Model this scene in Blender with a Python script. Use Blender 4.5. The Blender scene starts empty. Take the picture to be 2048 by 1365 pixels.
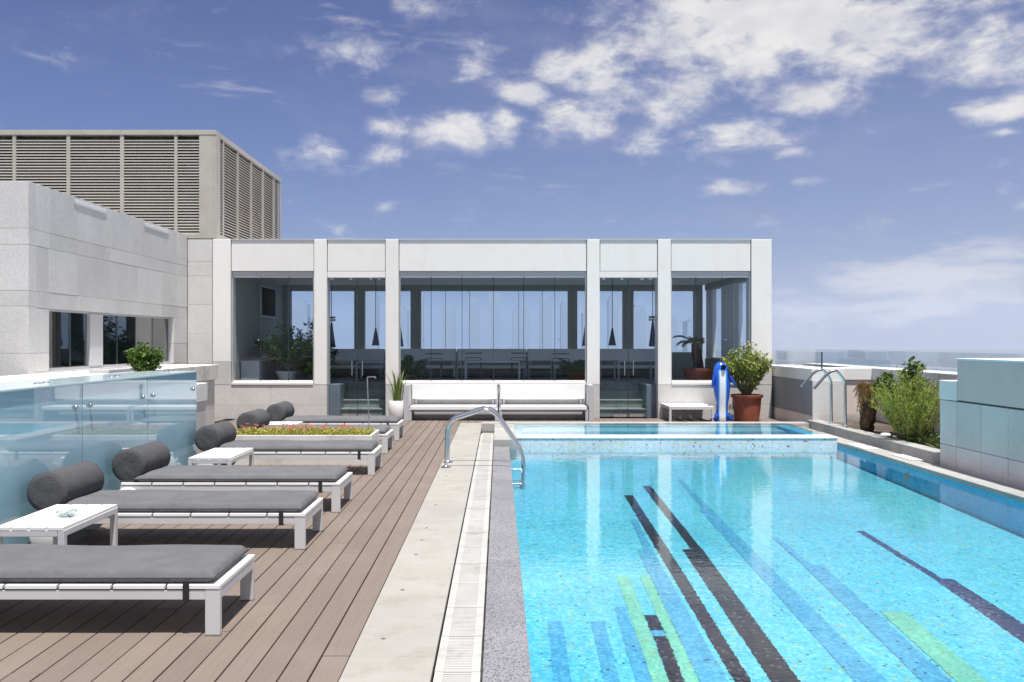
import bpy, math, random
from math import radians as R, sin, cos, pi, sqrt
from mathutils import Vector, Matrix

random.seed(7)
SC = bpy.context.scene
COL = SC.collection

# ------------------------------------------------------------------ camera
cam_d = bpy.data.cameras.new('camera')
cam = bpy.data.objects.new('camera', cam_d)
COL.objects.link(cam)
cam.location = (0, 0, 1.6)
cam.rotation_euler = (R(90), 0, 0)
cam_d.sensor_width = 36.0
cam_d.lens = 36.0 * 1700 / 2048
cam_d.shift_x = 26 / 2048
cam_d.shift_y = 0.0
cam_d.clip_start = 0.05
cam_d.clip_end = 30000
SC.camera = cam

# ------------------------------------------------------------------ sun
SUN_DIR = Vector((0.10, -0.27, 1.0)).normalized()      # towards the sun
SUN_EL = math.asin(SUN_DIR.z)
SUN_AZ = math.atan2(SUN_DIR.x, SUN_DIR.y)
sun_d = bpy.data.lights.new('sun', 'SUN')
sun_d.energy = 4.0
sun_d.angle = R(0.5)
sun_d.color = (1.0, 0.96, 0.90)
sun = bpy.data.objects.new('sun', sun_d)
COL.objects.link(sun)
sun.location = (0, 0, 50)
sun.rotation_euler = SUN_DIR.to_track_quat('Z', 'Y').to_euler()

# ------------------------------------------------------------------ view
SC.render.engine = 'CYCLES'
SC.view_settings.view_transform = 'Standard'
SC.view_settings.look = 'None'
SC.view_settings.gamma = 1.0
SC.view_settings.use_curve_mapping = False
SC.view_settings.exposure = 0.8
cy = SC.cycles
cy.use_denoising = True
try:
    cy.denoiser = 'OPENIMAGEDENOISE'
    cy.denoising_input_passes = 'RGB_ALBEDO_NORMAL'
except Exception:
    pass
cy.max_bounces = 8
cy.diffuse_bounces = 4
cy.glossy_bounces = 4
cy.transmission_bounces = 6
cy.transparent_max_bounces = 24
cy.volume_bounces = 1
cy.caustics_reflective = False
cy.caustics_refractive = False
cy.sample_clamp_indirect = 6.0

F = 1700.0


def at(px, py, d):
    """point of the place seen at picture position (px, py), d metres ahead"""
    return Vector(((px - 998) / F * d, d, 1.6 - (py - 682) / F * d))


# ------------------------------------------------------------------ node helpers
class NT:
    def __init__(self, tree):
        self.t = tree

    def n(self, typ, ins=None, **props):
        nd = self.t.nodes.new(typ)
        for k, v in props.items():
            setattr(nd, k, v)
        if ins:
            for k, v in ins.items():
                if isinstance(v, bpy.types.NodeSocket):
                    self.t.links.new(v, nd.inputs[k])
                else:
                    nd.inputs[k].default_value = v
        return nd

    def math(self, op, a, b=None, c=None, clamp=False):
        nd = self.t.nodes.new('ShaderNodeMath')
        nd.operation = op
        nd.use_clamp = clamp
        for i, v in enumerate((a, b, c)):
            if v is None:
                continue
            if isinstance(v, bpy.types.NodeSocket):
                self.t.links.new(v, nd.inputs[i])
            else:
                nd.inputs[i].default_value = v
        return nd.outputs[0]

    def vmath(self, op, a, b=None, c=None):
        nd = self.t.nodes.new('ShaderNodeVectorMath')
        nd.operation = op
        for i, v in enumerate((a, b, c)):
            if v is None:
                continue
            if isinstance(v, bpy.types.NodeSocket):
                self.t.links.new(v, nd.inputs[i])
            else:
                nd.inputs[i].default_value = v
        return nd

    def mix(self, fac, a, b, mode='MIX'):
        nd = self.t.nodes.new('ShaderNodeMix')
        nd.data_type = 'RGBA'
        nd.blend_type = mode
        for i, v in ((0, fac), (6, a), (7, b)):
            if isinstance(v, bpy.types.NodeSocket):
                self.t.links.new(v, nd.inputs[i])
            else:
                if i and len(v) == 3:
                    v = (*v, 1)
                nd.inputs[i].default_value = v
        return nd.outputs[2]

    def ramp(self, fac, stops, interp='LINEAR'):
        nd = self.t.nodes.new('ShaderNodeValToRGB')
        nd.color_ramp.interpolation = interp
        el = nd.color_ramp.elements
        while len(el) < len(stops):
            el.new(0.5)
        for e, (p, c) in zip(el, stops):
            e.position = p
            e.color = (*c, 1) if len(c) == 3 else c
        self.t.links.new(fac, nd.inputs[0])
        return nd.outputs[0]

    def maprange(self, v, a, b, c, d, smooth=False):
        nd = self.t.nodes.new('ShaderNodeMapRange')
        if smooth:
            nd.interpolation_type = 'SMOOTHSTEP'
        self.t.links.new(v, nd.inputs[0])
        for i, x in enumerate((a, b, c, d)):
            if isinstance(x, bpy.types.NodeSocket):
                self.t.links.new(x, nd.inputs[1 + i])
            else:
                nd.inputs[1 + i].default_value = x
        return nd.outputs[0]

    def pos(self, scale=(1, 1, 1)):
        g = self.t.nodes.new('ShaderNodeNewGeometry').outputs['Position']
        if scale == (1, 1, 1):
            return g
        return self.vmath('MULTIPLY', g, scale).outputs[0]

    def noise(self, vec, scale, detail=2.0, rough=0.5):
        return self.n('ShaderNodeTexNoise', {'Vector': vec, 'Scale': scale, 'Detail': detail,
                                             'Roughness': rough}).outputs[0]

    def link(self, a, b):
        self.t.links.new(a, b)


# ------------------------------------------------------------------ sky
world = bpy.data.worlds.new('World')
SC.world = world
world.use_nodes = True
W = NT(world.node_tree)
world.node_tree.nodes.clear()
sky = W.n('ShaderNodeTexSky', sky_type='NISHITA', sun_disc=False, sun_elevation=SUN_EL,
          sun_rotation=SUN_AZ, altitude=60.0, air_density=1.0, dust_density=1.6, ozone_density=3.0)
SKY_K = 0.12
skyc = W.vmath('SCALE', sky.outputs[0])
skyc.inputs['Scale'].default_value = SKY_K
skyc = skyc.outputs[0]
gen = W.n('ShaderNodeTexCoord').outputs['Generated']
sep = W.n('ShaderNodeSeparateXYZ', {0: gen})
az = W.math('ARCTAN2', sep.outputs[0], sep.outputs[1])
el = W.math('ARCSINE', sep.outputs[2])
ae = W.n('ShaderNodeCombineXYZ', {0: az, 1: el, 2: 0.0}).outputs[0]


def azel(px, py):
    u, v = (px - 998) / F, (682 - py) / F
    return math.atan(u), math.atan(v / sqrt(1 + u * u))


BANKS = [  # where the clouds stand: centre, half sizes (as sighted), weight
    (1560, 40, 380, 130, 1.0), (1340, 190, 150, 80, .75), (1170, 135, 105, 52, .95), (1050, 185, 62, 30, .8),
    (960, 130, 80, 42, .62), (720, 112, 120, 42, .58), (915, 268, 85, 40, .8), (1010, 250, 50, 42, .7),
    (1140, 245, 105, 46, .95), (655, 305, 52, 36, .5), (775, 250, 55, 26, .5), (765, 312, 55, 24, .6),
    (850, 0, 80, 40, .6), (1285, 285, 75, 38, .7), (1470, 268, 140, 36, .75), (1620, 190, 110, 42, .8),
    (1930, 95, 160, 75, .62), (2020, 215, 85, 24, .95), (1490, 375, 85, 20, .7), (1605, 364, 55, 12, .55),
    (772, 410, 34, 14, .6), (668, 456, 34, 13, .55), (758, 190, 50, 24, .6), (2012, 265, 34, 9, .7),
    (1600, 305, 50, 14, .45), (1240, 60, 120, 40, .45), (1420, 150, 90, 60, .6), (1720, 130, 150, 50, .6),
    (1780, 30, 160, 60, .8), (1850, 170, 90, 26, .45), (700, 345, 60, 20, .4), (1190, 215, 90, 30, .5),
]
VEIL = [(1850, 575, 330, 75, .85), (2010, 525, 170, 60, .8), (1660, 630, 220, 48, .7)]


def field(banks):
    acc = None
    for px, py, sx, sy, w in banks:
        a, e = azel(px, py)
        kx, ky = F / (sx * 1.18), F / (sy * 1.18)
        nd = W.t.nodes.new('ShaderNodeVectorMath')
        nd.operation = 'MULTIPLY_ADD'
        W.link(ae, nd.inputs[0])
        nd.inputs[1].default_value = (kx, ky, 0)
        nd.inputs[2].default_value = (-a * kx, -e * ky, 0)
        ln = W.vmath('LENGTH', nd.outputs[0]).outputs['Value']
        v = W.maprange(ln, 0.0, 1.35, w, 0.0, True)
        acc = v if acc is None else W.math('MAXIMUM', acc, v)
    return acc


# the lower air is milky: pull the gradient towards the pale blue of a hazy coast
hor = W.maprange(el, 0.0, 0.5, 1.0, 0.0)
base = W.ramp(W.maprange(el, -0.05, 0.95, 0.0, 1.0),
              [(0.0, (.25, .335, .50)), (0.07, (.215, .31, .53)), (0.17, (.118, .215, .495)),
               (0.28, (.080, .148, .42)), (0.40, (.054, .098, .325)), (1.0, (.045, .085, .26))])
# paler to the east side of the view (the +x half), deeper to the west
east = W.maprange(az, -0.55, 0.65, 0.0, 1.0, True)
base = W.mix(W.math('MULTIPLY', east, W.math('MULTIPLY', hor, 0.55)), base, (.37, .43, .60))
skymix = W.mix(0.86, skyc, base)

cv = W.vmath('MULTIPLY', gen, (1.0, 1.0, 1.9)).outputs[0]
warp = W.n('ShaderNodeTexNoise', {'Vector': cv, 'Scale': 7.0, 'Detail': 3.0})
cvw = W.vmath('ADD', cv, W.vmath('MULTIPLY', W.vmath('SUBTRACT', warp.outputs['Color'], (.5, .5, .5)).outputs[0],
                                 (.05, .05, .05)).outputs[0]).outputs[0]
n1 = W.noise(cvw, 15.0, 10.0, 0.60)
n2 = W.noise(cvw, 42.0, 6.0, 0.60)
n0 = W.noise(cvw, 4.2, 3.0, 0.5)
# beyond the sighted part of the sky the same broken cloud goes on
fl = field(BANKS)
seen = W.math('MULTIPLY', W.maprange(W.math('ABSOLUTE', W.math('SUBTRACT', az, 0.0)), 0.62, 0.95, 1.0, 0.0, True),
              W.maprange(el, 0.40, 0.62, 1.0, 0.0, True))
rest = W.maprange(n0, 0.40, 0.62, 0.10, 0.95, True)
fl = W.math('ADD', W.math('MULTIPLY', fl, seen), W.math('MULTIPLY', rest, W.math('SUBTRACT', 1.0, seen)))
nn = W.math('ADD', W.math('MULTIPLY', n1, 0.72), W.math('MULTIPLY', n2, 0.28))
amp = W.math('MULTIPLY', W.math('SUBTRACT', nn, 0.5), 2.1)
dens = W.math('ADD', W.math('MULTIPLY', fl, 0.78), W.math('SUBTRACT', amp, 0.32))
puff = W.maprange(dens, 0.0, 0.42, 0.0, 0.97, True)
halo = W.maprange(dens, -0.20, 0.16, 0.0, 0.36, True)
# long thin veil low over the sea
cs = W.vmath('MULTIPLY', gen, (1.0, 1.0, 5.5)).outputs[0]
n3 = W.noise(W.vmath('ADD', cs, W.vmath('MULTIPLY', warp.outputs['Color'], (.12, .12, .12)).outputs[0]).outputs[0],
             6.5, 8.0, 0.60)
veil = W.maprange(W.math('ADD', W.math('MULTIPLY', field(VEIL), 0.45), W.math('MULTIPLY', W.math('SUBTRACT', n3, 0.60), 1.5)),
                  0.0, 0.40, 0.0, 0.80, True)
wisp = W.maprange(W.noise(W.vmath('MULTIPLY', cvw, (1.0, 1.0, 1.5)).outputs[0], 5.0, 9.0, 0.66), 0.50, 0.78, 0.0, 0.30, True)
shade = W.maprange(W.noise(cvw, 18.0, 4.0), 0.35, 0.65, 0.0, 1.0)
cc = W.mix(shade, (.68, .67, .71), (.86, .84, .82))
out = W.mix(wisp, skymix, (.36, .37, .52))
out = W.mix(veil, out, (.72, .70, .745))
out = W.mix(halo, out, (.62, .62, .70))
out = W.mix(puff, out, cc)
bg = W.n('ShaderNodeBackground', {'Color': out, 'Strength': 0.575})
wo = W.n('ShaderNodeOutputWorld')
W.link(bg.outputs[0], wo.inputs[0])
world.cycles.sampling_method = 'MANUAL'
world.cycles.sample_map_resolution = 1024

# ------------------------------------------------------------------ materials
MATS = {}


def newmat(name):
    m = bpy.data.materials.new(name)
    m.use_nodes = True
    t = NT(m.node_tree)
    b = m.node_tree.nodes['Principled BSDF']
    MATS[name] = m
    return m, t, b


def setp(b, **kw):
    for k, v in kw.items():
        k = k.replace('_', ' ')
        if isinstance(v, tuple) and len(v) == 3:
            v = (*v, 1)
        b.inputs[k].default_value = v


def bump(t, b, h, strength=0.2, dist=0.01):
    nd = t.n('ShaderNodeBump', {'Height': h, 'Strength': strength, 'Distance': dist})
    t.link(nd.outputs[0], b.inputs['Normal'])
    return nd


def objrand(t):
    return t.n('ShaderNodeObjectInfo').outputs['Random']


def tint(t, col, amount, fac):
    """vary a colour's brightness by +-amount with fac 0..1"""
    k = t.maprange(fac, 0, 1, 1 - amount, 1 + amount)
    v = t.vmath('SCALE', col)
    t.link(k, v.inputs['Scale'])
    return v.outputs[0]


def mat_paint(name, col, rough=0.4, dirt=0.06, spec=0.4, streak=False):
    m, t, b = newmat(name)
    p = t.pos()
    f = t.noise(p, 3.0, 5.0, 0.6)
    c = t.mix(t.maprange(f, 0.45, 0.75, 0, 1), col, tuple(x * (1 - dirt) * k for x, k in zip(col, (1, .985, .955))))
    if streak:
        s = t.noise(t.pos((14.0, 14.0, 0.7)), 1.0, 5.0, 0.6)
        c = t.mix(t.maprange(s, 0.55, 0.85, 0, 0.13), c, (.46, .42, .36))
    t.link(tint(t, c, 0.025, objrand(t)), b.inputs['Base Color'])
    setp(b, Roughness=rough, Specular_IOR_Level=spec)
    bump(t, b, t.noise(p, 60, 3), 0.03, 0.003)
    return m


mat_paint('white_wall', (.775, .765, .745), 0.55, 0.03, 0.3, True)
mat_paint('white_paint', (.80, .80, .80), 0.38, 0.05)
mat_paint('white_metal', (.575, .575, .585), 0.36, 0.06)
mat_paint('warm_white', (.84, .79, .75), 0.5, 0.05)
mat_paint('grey_metal', (.47, .48, .50), 0.4, 0.06)
mat_paint('ceiling_paint', (.60, .60, .58), 0.7, 0.04)
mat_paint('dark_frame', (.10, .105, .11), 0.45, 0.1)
mat_paint('louvre_metal', (.53, .505, .455), 0.5, 0.12)
mat_paint('louvre_frame', (.43, .405, .36), 0.5, 0.14)
mat_paint('grey_cladding', (.68, .57, .525), 0.6, 0.07)
mat_paint('black_plastic', (.010, .010, .011), 0.9, 0.0, 0.0)
mat_paint('plaster', (.36, .355, .325), 0.8, 0.05)
mat_paint('dark_floor', (.12, .115, .11), 0.35, 0.1)
mat_paint('pendant_paint', (.03, .055, .12), 0.4, 0.1)
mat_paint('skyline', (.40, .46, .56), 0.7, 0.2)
mat_paint('strap_black', (.02, .02, .022), 0.6, 0.0)


def mat_granite(name, c0, c1, scale=90, rough=0.6, var=0.05, big=0.12, dark=None, dk=0.0):
    m, t, b = newmat(name)
    p = t.pos()
    g = t.noise(p, scale, 3.0, 0.7)
    c = t.ramp(g, [(0.36, c0), (0.62, c1)])
    if dark:
        v = t.n('ShaderNodeTexVoronoi', {'Vector': p, 'Scale': scale * 0.8}).outputs['Color']
        sp = t.n('ShaderNodeSeparateColor', {0: v}).outputs[0]
        c = t.mix(t.math('GREATER_THAN', sp, 1 - dk), c, dark)
    lf = t.noise(p, 1.7, 5.0, 0.62)
    c = tint(t, c, big, t.maprange(lf, 0.3, 0.7, 0, 1))
    c = tint(t, c, var, objrand(t))
    t.link(c, b.inputs['Base Color'])
    setp(b, Roughness=rough, Specular_IOR_Level=0.35)
    bump(t, b, g, 0.12, 0.004)
    return m


mat_granite('granite_wall', (.52, .51, .50), (.69, .68, .665), 70, 0.7, 0.075, 0.07)
mat_granite('granite_plinth', (.50, .49, .48), (.63, .62, .61), 70, 0.7, 0.04, 0.08)
mat_granite('granite_grey', (.64, .565, .53), (.80, .72, .685), 60, 0.6, 0.08, 0.10)
mat_granite('granite_blue', (.16, .18, .20), (.25, .27, .295), 50, 0.45, 0.06, 0.08)
mat_granite('coping', (.19, .19, .205), (.30, .30, .318), 170, 0.5, 0.05, 0.12, (.115, .115, .125), 0.26)
mat_granite('kerb_stone', (.29, .287, .275), (.44, .435, .42), 80, 0.65, 0.06, 0.16)
mat_granite('step_stone', (.20, .215, .19), (.33, .345, .31), 50, 0.6, 0.05, 0.14)


def mat_concrete(name, a, bcol, rough=0.75, stain=(.30, .275, .23)):
    m, t, b = newmat(name)
    p = t.pos()
    f1 = t.noise(p, 2.3, 6.0, 0.65)
    f2 = t.noise(p, 45, 3.0, 0.6)
    c = t.mix(t.maprange(f1, 0.35, 0.7, 0, 1), a, bcol)
    s = t.noise(t.vmath('ADD', p, (3.1, 7.7, 0)).outputs[0], 3.6, 7.0, 0.7)
    c = t.mix(t.maprange(s, 0.52, 0.74, 0, 0.62), c, stain)
    c = tint(t, c, 0.06, f2)
    c = tint(t, c, 0.035, objrand(t))
    t.link(c, b.inputs['Base Color'])
    setp(b, Roughness=rough, Specular_IOR_Level=0.25)
    bump(t, b, f2, 0.1, 0.004)
    return m


mat_concrete('concrete', (.355, .347, .322), (.315, .306, .28), 0.75, (.225, .21, .18))
mat_concrete('grate_plastic', (.47, .465, .45), (.40, .395, .375), 0.55, (.25, .235, .21))
mat_concrete('dark_void', (.03, .03, .03), (.05, .048, .045))
mat_concrete('city_ground', (.155, .175, .21), (.14, .16, .195), 0.9, (.12, .14, .175))
mat_concrete('planter_soil', (.10, .075, .055), (.06, .045, .035))
mat_concrete('ledge_white', (.72, .715, .70), (.62, .61, .59))

# deck board
m, t, b = newmat('deck_board')
p = t.pos((1, 1, 1))
gr = t.noise(t.pos((55.0, 2.0, 20.0)), 1.0, 5.0, 0.65)
c = t.ramp(gr, [(0.25, (.170, .134, .113)), (0.75, (.205, .165, .141))])
lf = t.noise(p, 1.3, 5.0, 0.6)
c = t.mix(t.maprange(lf, 0.48, 0.75, 0, 0.5), c, (.245, .202, .175))
d2 = t.noise(p, 5.5, 6.0, 0.7)
c = t.mix(t.maprange(d2, 0.60, 0.82, 0, 0.5), c, (.12, .09, .075))
c = tint(t, c, 0.085, objrand(t))
t.link(c, b.inputs['Base Color'])
setp(b, Roughness=0.72, Specular_IOR_Level=0.25)
bump(t, b, gr, 0.15, 0.003)


def mat_fabric(name, col):
    m, t, b = newmat(name)
    p = t.pos()
    wv = t.math('MULTIPLY', t.math('SINE', t.math('MULTIPLY', t.n('ShaderNodeSeparateXYZ', {0: p}).outputs[0], 900.0)),
                t.math('SINE', t.math('MULTIPLY', t.n('ShaderNodeSeparateXYZ', {0: p}).outputs[1], 900.0)))
    f = t.noise(p, 5.0, 6.0, 0.65)
    c = tint(t, t.mix(t.maprange(f, 0.4, 0.7, 0, 1), col, tuple(x * 1.22 for x in col)), 0.07, objrand(t))
    c = tint(t, c, 0.10, t.noise(p, 260, 2))
    t.link(c, b.inputs['Base Color'])
    setp(b, Roughness=0.92, Specular_IOR_Level=0.12)
    h = t.math('ADD', t.math('MULTIPLY', t.noise(p, 9.0, 4.0, 0.6), 1.0), t.math('MULTIPLY', wv, 0.02))
    bump(t, b, h, 0.5, 0.025)
    return m


mat_fabric('mattress_fabric', (.128, .130, .139))
mat_fabric('bolster_fabric', (.082, .083, .089))

m, t, b = newmat('steel')
setp(b, Base_Color=(.62, .63, .64), Metallic=1.0, Roughness=0.16)
bump(t, b, t.noise(t.pos(), 90, 2), 0.02, 0.002)

m, t, b = newmat('terracotta')
f = t.noise(t.pos((6, 6, 2.2)), 1.0, 6.0, 0.65)
t.link(t.ramp(f, [(0.32, (.17, .045, .028)), (0.7, (.33, .105, .06))]), b.inputs['Base Color'])
setp(b, Roughness=0.6, Specular_IOR_Level=0.3)
bump(t, b, f, 0.15, 0.01)

m, t, b = newmat('white_pot')
setp(b, Base_Color=(.78, .78, .76), Roughness=0.3)

m, t, b = newmat('wheel_plastic')
setp(b, Base_Color=(.72, .73, .74), Roughness=0.4)

# inflatable toy vinyl: blue with a printed white belly stripe
m, t, b = newmat('toy_vinyl')
oc = t.n('ShaderNodeTexCoord').outputs['Object']
so = t.n('ShaderNodeSeparateXYZ', {0: oc})
ax = t.math('ABSOLUTE', t.math('SUBTRACT', so.outputs[0], 0.0))
front = t.math('LESS_THAN', so.outputs[1], -0.02)
low = t.math('LESS_THAN', so.outputs[2], 1.02)
w1 = t.math('MULTIPLY', t.math('MULTIPLY', t.maprange(ax, 0.052, 0.062, 1, 0, True), front), low)
w2 = t.math('MULTIPLY', t.math('MULTIPLY', t.maprange(ax, 0.062, 0.085, 1, 0, True), front), low)
c = t.mix(w2, (.018, .115, .56), (.16, .42, .85))
c = t.mix(w1, c, (.74, .80, .84))
t.link(c, b.inputs['Base Color'])
setp(b, Roughness=0.22, Specular_IOR_Level=0.6)
bump(t, b, t.noise(oc, 14, 3), 0.2, 0.01)
m, t, b = newmat('toy_blue')
setp(b, Base_Color=(.014, .07, .42), Roughness=0.22)


def mat_leaf(name, stops, trans=0.25):
    m, t, b = newmat(name)
    r = t.n('ShaderNodeNewGeometry').outputs['Random Per Island']
    c = t.ramp(r, stops)
    c = tint(t, c, 0.25, t.noise(t.pos(), 7.0, 3))
    setp(b, Roughness=0.45, Specular_IOR_Level=0.35)
    t.link(c, b.inputs['Base Color'])
    tr = t.n('ShaderNodeBsdfTranslucent', {'Color': t.mix(0.4, c, (.25, .34, .03))})
    mx = t.n('ShaderNodeMixShader', {0: trans, 1: b.outputs[0], 2: tr.outputs[0]})
    o = m.node_tree.nodes['Material Output']
    t.link(mx.outputs[0], o.inputs[0])
    return m


mat_leaf('leaf_bright', [(0, (.035, .085, .012)), (.5, (.10, .19, .025)), (.85, (.22, .31, .05)), (1, (.34, .33, .10))])
mat_leaf('leaf_olive', [(0, (.06, .105, .015)), (.4, (.20, .26, .045)), (.8, (.42, .44, .11)), (1, (.55, .52, .24))])
mat_leaf('leaf_mid', [(0, (.02, .06, .01)), (.6, (.07, .15, .018)), (1, (.16, .25, .04))])
mat_leaf('leaf_dark', [(0, (.016, .045, .014)), (.6, (.045, .095, .026)), (1, (.11, .16, .05))])
mat_leaf('leaf_feather', [(0, (.11, .20, .025)), (.5, (.31, .42, .06)), (.8, (.46, .52, .12)), (1, (.58, .48, .24))], 0.45)
mat_leaf('leaf_dry', [(0, (.16, .075, .025)), (.6, (.30, .17, .06)), (1, (.42, .27, .11))])
mat_leaf('leaf_blade', [(0, (.09, .16, .04)), (.6, (.21, .30, .08)), (1, (.42, .41, .20))])
mat_leaf('leaf_sedum', [(0, (.20, .24, .03)), (.6, (.42, .40, .06)), (1, (.55, .44, .12))])
mat_leaf('petal', [(0, (.55, .07, .05)), (.6, (.72, .16, .12)), (1, (.75, .30, .16))])
m, t, b = newmat('bark')
f = t.noise(t.pos((20, 20, 60)), 1.0, 4.0, 0.7)
t.link(t.ramp(f, [(0.3, (.022, .012, .008)), (0.7, (.13, .07, .035))]), b.inputs['Base Color'])
setp(b, Roughness=0.85)
bump(t, b, f, 0.8, 0.03)
m, t, b = newmat('stem')
setp(b, Base_Color=(.16, .13, .08), Roughness=0.8)


def mat_glass(name, tintc, f0=0.04, gain=1.0, gtint=(1, 1, 1)):
    """thin architectural glass: clear tinted sheet with a Schlick mirror on each face"""
    m = bpy.data.materials.new(name)
    m.use_nodes = True
    MATS[name] = m
    t = NT(m.node_tree)
    m.node_tree.nodes.clear()
    g = t.n('ShaderNodeNewGeometry')
    dt = t.math('ABSOLUTE', t.vmath('DOT_PRODUCT', g.outputs['Incoming'], g.outputs['Normal']).outputs['Value'])
    fr = t.math('POWER', t.math('SUBTRACT', 1.0, dt, clamp=True), 5.0)
    fr = t.math('MULTIPLY', t.math('MULTIPLY_ADD', fr, 1 - f0, f0), gain, clamp=True)
    tr = t.n('ShaderNodeBsdfTransparent', {'Color': (*tintc, 1)})
    gl = t.n('ShaderNodeBsdfGlossy', {'Color': (*gtint, 1), 'Roughness': 0.0})
    mx = t.n('ShaderNodeMixShader', {0: fr, 1: tr.outputs[0], 2: gl.outputs[0]})
    o = t.n('ShaderNodeOutputMaterial')
    t.link(mx.outputs[0], o.inputs[0])
    return m


mat_glass('clear_glass', (.93, .95, .965), 0.04, 1.0)
mat_glass('tinted_glass', (.90, .94, .97), 0.04, 0.28)
mat_glass('dark_glass', (.60, .66, .68), 0.05, 1.5)
mat_glass('balustrade_glass', (.90, .935, .955), 0.04, 0.9)
mat_glass('ashtray_glass', (.88, .92, .92), 0.06, 2.0)
mat_paint('glass_edge', (.03, .055, .065), 0.2, 0.0)

# blue back-lacquered glass of the counter
m, t, b = newmat('blue_glass')
lf = t.noise(t.pos(), 0.7, 3)
t.link(t.mix(t.maprange(lf, 0.3, 0.7, 0, 1), (.30, .56, .70), (.40, .65, .77)), b.inputs['Base Color'])
setp(b, Roughness=0.05, IOR=1.5, Coat_Weight=1.0, Coat_Roughness=0.0, Coat_IOR=2.15)
m, t, b = newmat('blue_glass_top')
setp(b, Base_Color=(.52, .66, .70), Roughness=0.12, IOR=1.45)

# water surface: clear, faintly blue, Schlick mirror with small ripples (no refraction: floor stands at its apparent depth)
m = bpy.data.materials.new('pool_water')
m.use_nodes = True
MATS['pool_water'] = m
t = NT(m.node_tree)
m.node_tree.nodes.clear()
g = t.n('ShaderNodeNewGeometry')
r1 = t.noise(t.pos((1.0, 1.6, 1)), 5.5, 3.0, 0.55)
r2 = t.noise(t.pos((1.0, 1.9, 1)), 21.0, 2.0, 0.5)
hh = t.math('ADD', r1, t.math('MULTIPLY', r2, 0.22))
bp = t.n('ShaderNodeBump', {'Height': hh, 'Strength': 0.055, 'Distance': 0.03})
dt = t.math('ABSOLUTE', t.vmath('DOT_PRODUCT', g.outputs['Incoming'], bp.outputs[0]).outputs['Value'])
fr = t.math('MULTIPLY_ADD', t.math('POWER', t.math('SUBTRACT', 1.0, dt, clamp=True), 5.0), 0.98, 0.02)
tr = t.n('ShaderNodeBsdfTransparent', {'Color': (.90, .985, 1.0, 1)})
gl = t.n('ShaderNodeBsdfGlossy', {'Color': (1, 1, 1, 1), 'Roughness': 0.015, 'Normal': bp.outputs[0]})
mx = t.n('ShaderNodeMixShader', {0: fr, 1: tr.outputs[0], 2: gl.outputs[0]})
o = t.n('ShaderNodeOutputMaterial')
t.link(mx.outputs[0], o.inputs[0])


def mat_mosaic(name, cols, size=0.022, speck=(), grout=(.5, .62, .66), grout_w=0.07, rough=0.3, axes=(0, 1)):
    m, t, b = newmat(name)
    p = t.pos()
    wob = t.n('ShaderNodeTexNoise', {'Vector': p, 'Scale': 9.0, 'Detail': 2.0}).outputs['Color']
    p2 = t.vmath('ADD', p, t.vmath('MULTIPLY', t.vmath('SUBTRACT', wob, (.5, .5, .5)).outputs[0], (.022, .022, .022)).outputs[0]).outputs[0]
    sc = t.vmath('MULTIPLY', p2, (1 / size, 1 / size, 1 / size)).outputs[0]
    cell = t.vmath('FLOOR', sc).outputs[0]
    if axes == (0, 1):
        cell = t.vmath('MULTIPLY', cell, (1, 1, 0)).outputs[0]
    wn = t.n('ShaderNodeTexWhiteNoise', {'Vector': cell}, noise_dimensions='3D')
    v = wn.outputs['Value']
    c = t.ramp(v, cols)
    wn2 = t.n('ShaderNodeTexWhiteNoise', {'Vector': t.vmath('ADD', cell, (17.3, 5.1, 2.2)).outputs[0]}, noise_dimensions='3D').outputs['Value']
    th = 1.0
    for share, sc_ in speck:
        c = t.mix(t.math('MULTIPLY', t.math('GREATER_THAN', wn2, th - share), t.math('LESS_THAN', wn2, th)), c, sc_)
        th -= share
    fx = t.n('ShaderNodeSeparateXYZ', {0: t.vmath('FRACTION', sc).outputs[0]})
    e = t.math('MINIMUM', fx.outputs[axes[0]], fx.outputs[axes[1]])
    c = t.mix(t.math('LESS_THAN', e, grout_w), c, grout)
    lf = t.noise(p, 1.1, 5.0, 0.6)
    c = tint(t, c, 0.10, t.maprange(lf, 0.3, 0.7, 0, 1))
    pf = t.noise(t.vmath('MULTIPLY', p, (1.0, 0.55, 1.0)).outputs[0], 17.0, 3.0, 0.6)  # patchy mottle put into the tile colour, imitates rippled light under water
    c = tint(t, c, 0.10, t.maprange(pf, 0.34, 0.66, 0, 1))
    t.link(c, b.inputs['Base Color'])
    setp(b, Roughness=rough, Specular_IOR_Level=0.04)
    return m


mat_mosaic('mosaic_floor', [(0, (.050, .34, .47)), (.4, (.075, .385, .505)), (.75, (.11, .425, .53)), (1, (.17, .48, .565))],
           0.022, [(.010, (.34, .38, .05)), (.006, (.015, .10, .13)), (.008, (.02, .20, .28)), (.004, (.38, .27, .25))],
           (.12, .43, .51))
mat_mosaic('mosaic_wall', [(0, (.018, .46, .78)), (1, (.035, .54, .84))], 0.022, [(.01, (.10, .60, .80))], (.03, .50, .80), axes=(1, 2))
mat_mosaic('mosaic_divider', [(0, (.56, .61, .70)), (.5, (.61, .66, .73)), (1, (.67, .70, .73))], 0.024,
           [(.045, (.56, .57, .30)), (.014, (.40, .18, .14)), (.012, (.22, .19, .30)), (.06, (.62, .66, .46))], (.6, .64, .70), axes=(0, 2))
mat_mosaic('mosaic_lip', [(0, (.68, .70, .72)), (1, (.76, .77, .78))], 0.03, [(.02, (.6, .62, .4))], (.7, .71, .72))
mat_mosaic('mosaic_upper', [(0, (.16, .46, .60)), (1, (.28, .58, .70))], 0.03, [(.01, (.4, .5, .3))], (.12, .42, .56))
mat_mosaic('stripe_dark', [(0, (.002, .0015, .004)), (.5, (.005, .0035, .009)), (.8, (.012, .005, .006)), (1, (.03, .02, .05))],
           0.022, [(.06, (.09, .075, .10))], (.022, .018, .028), 0.10)
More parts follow.
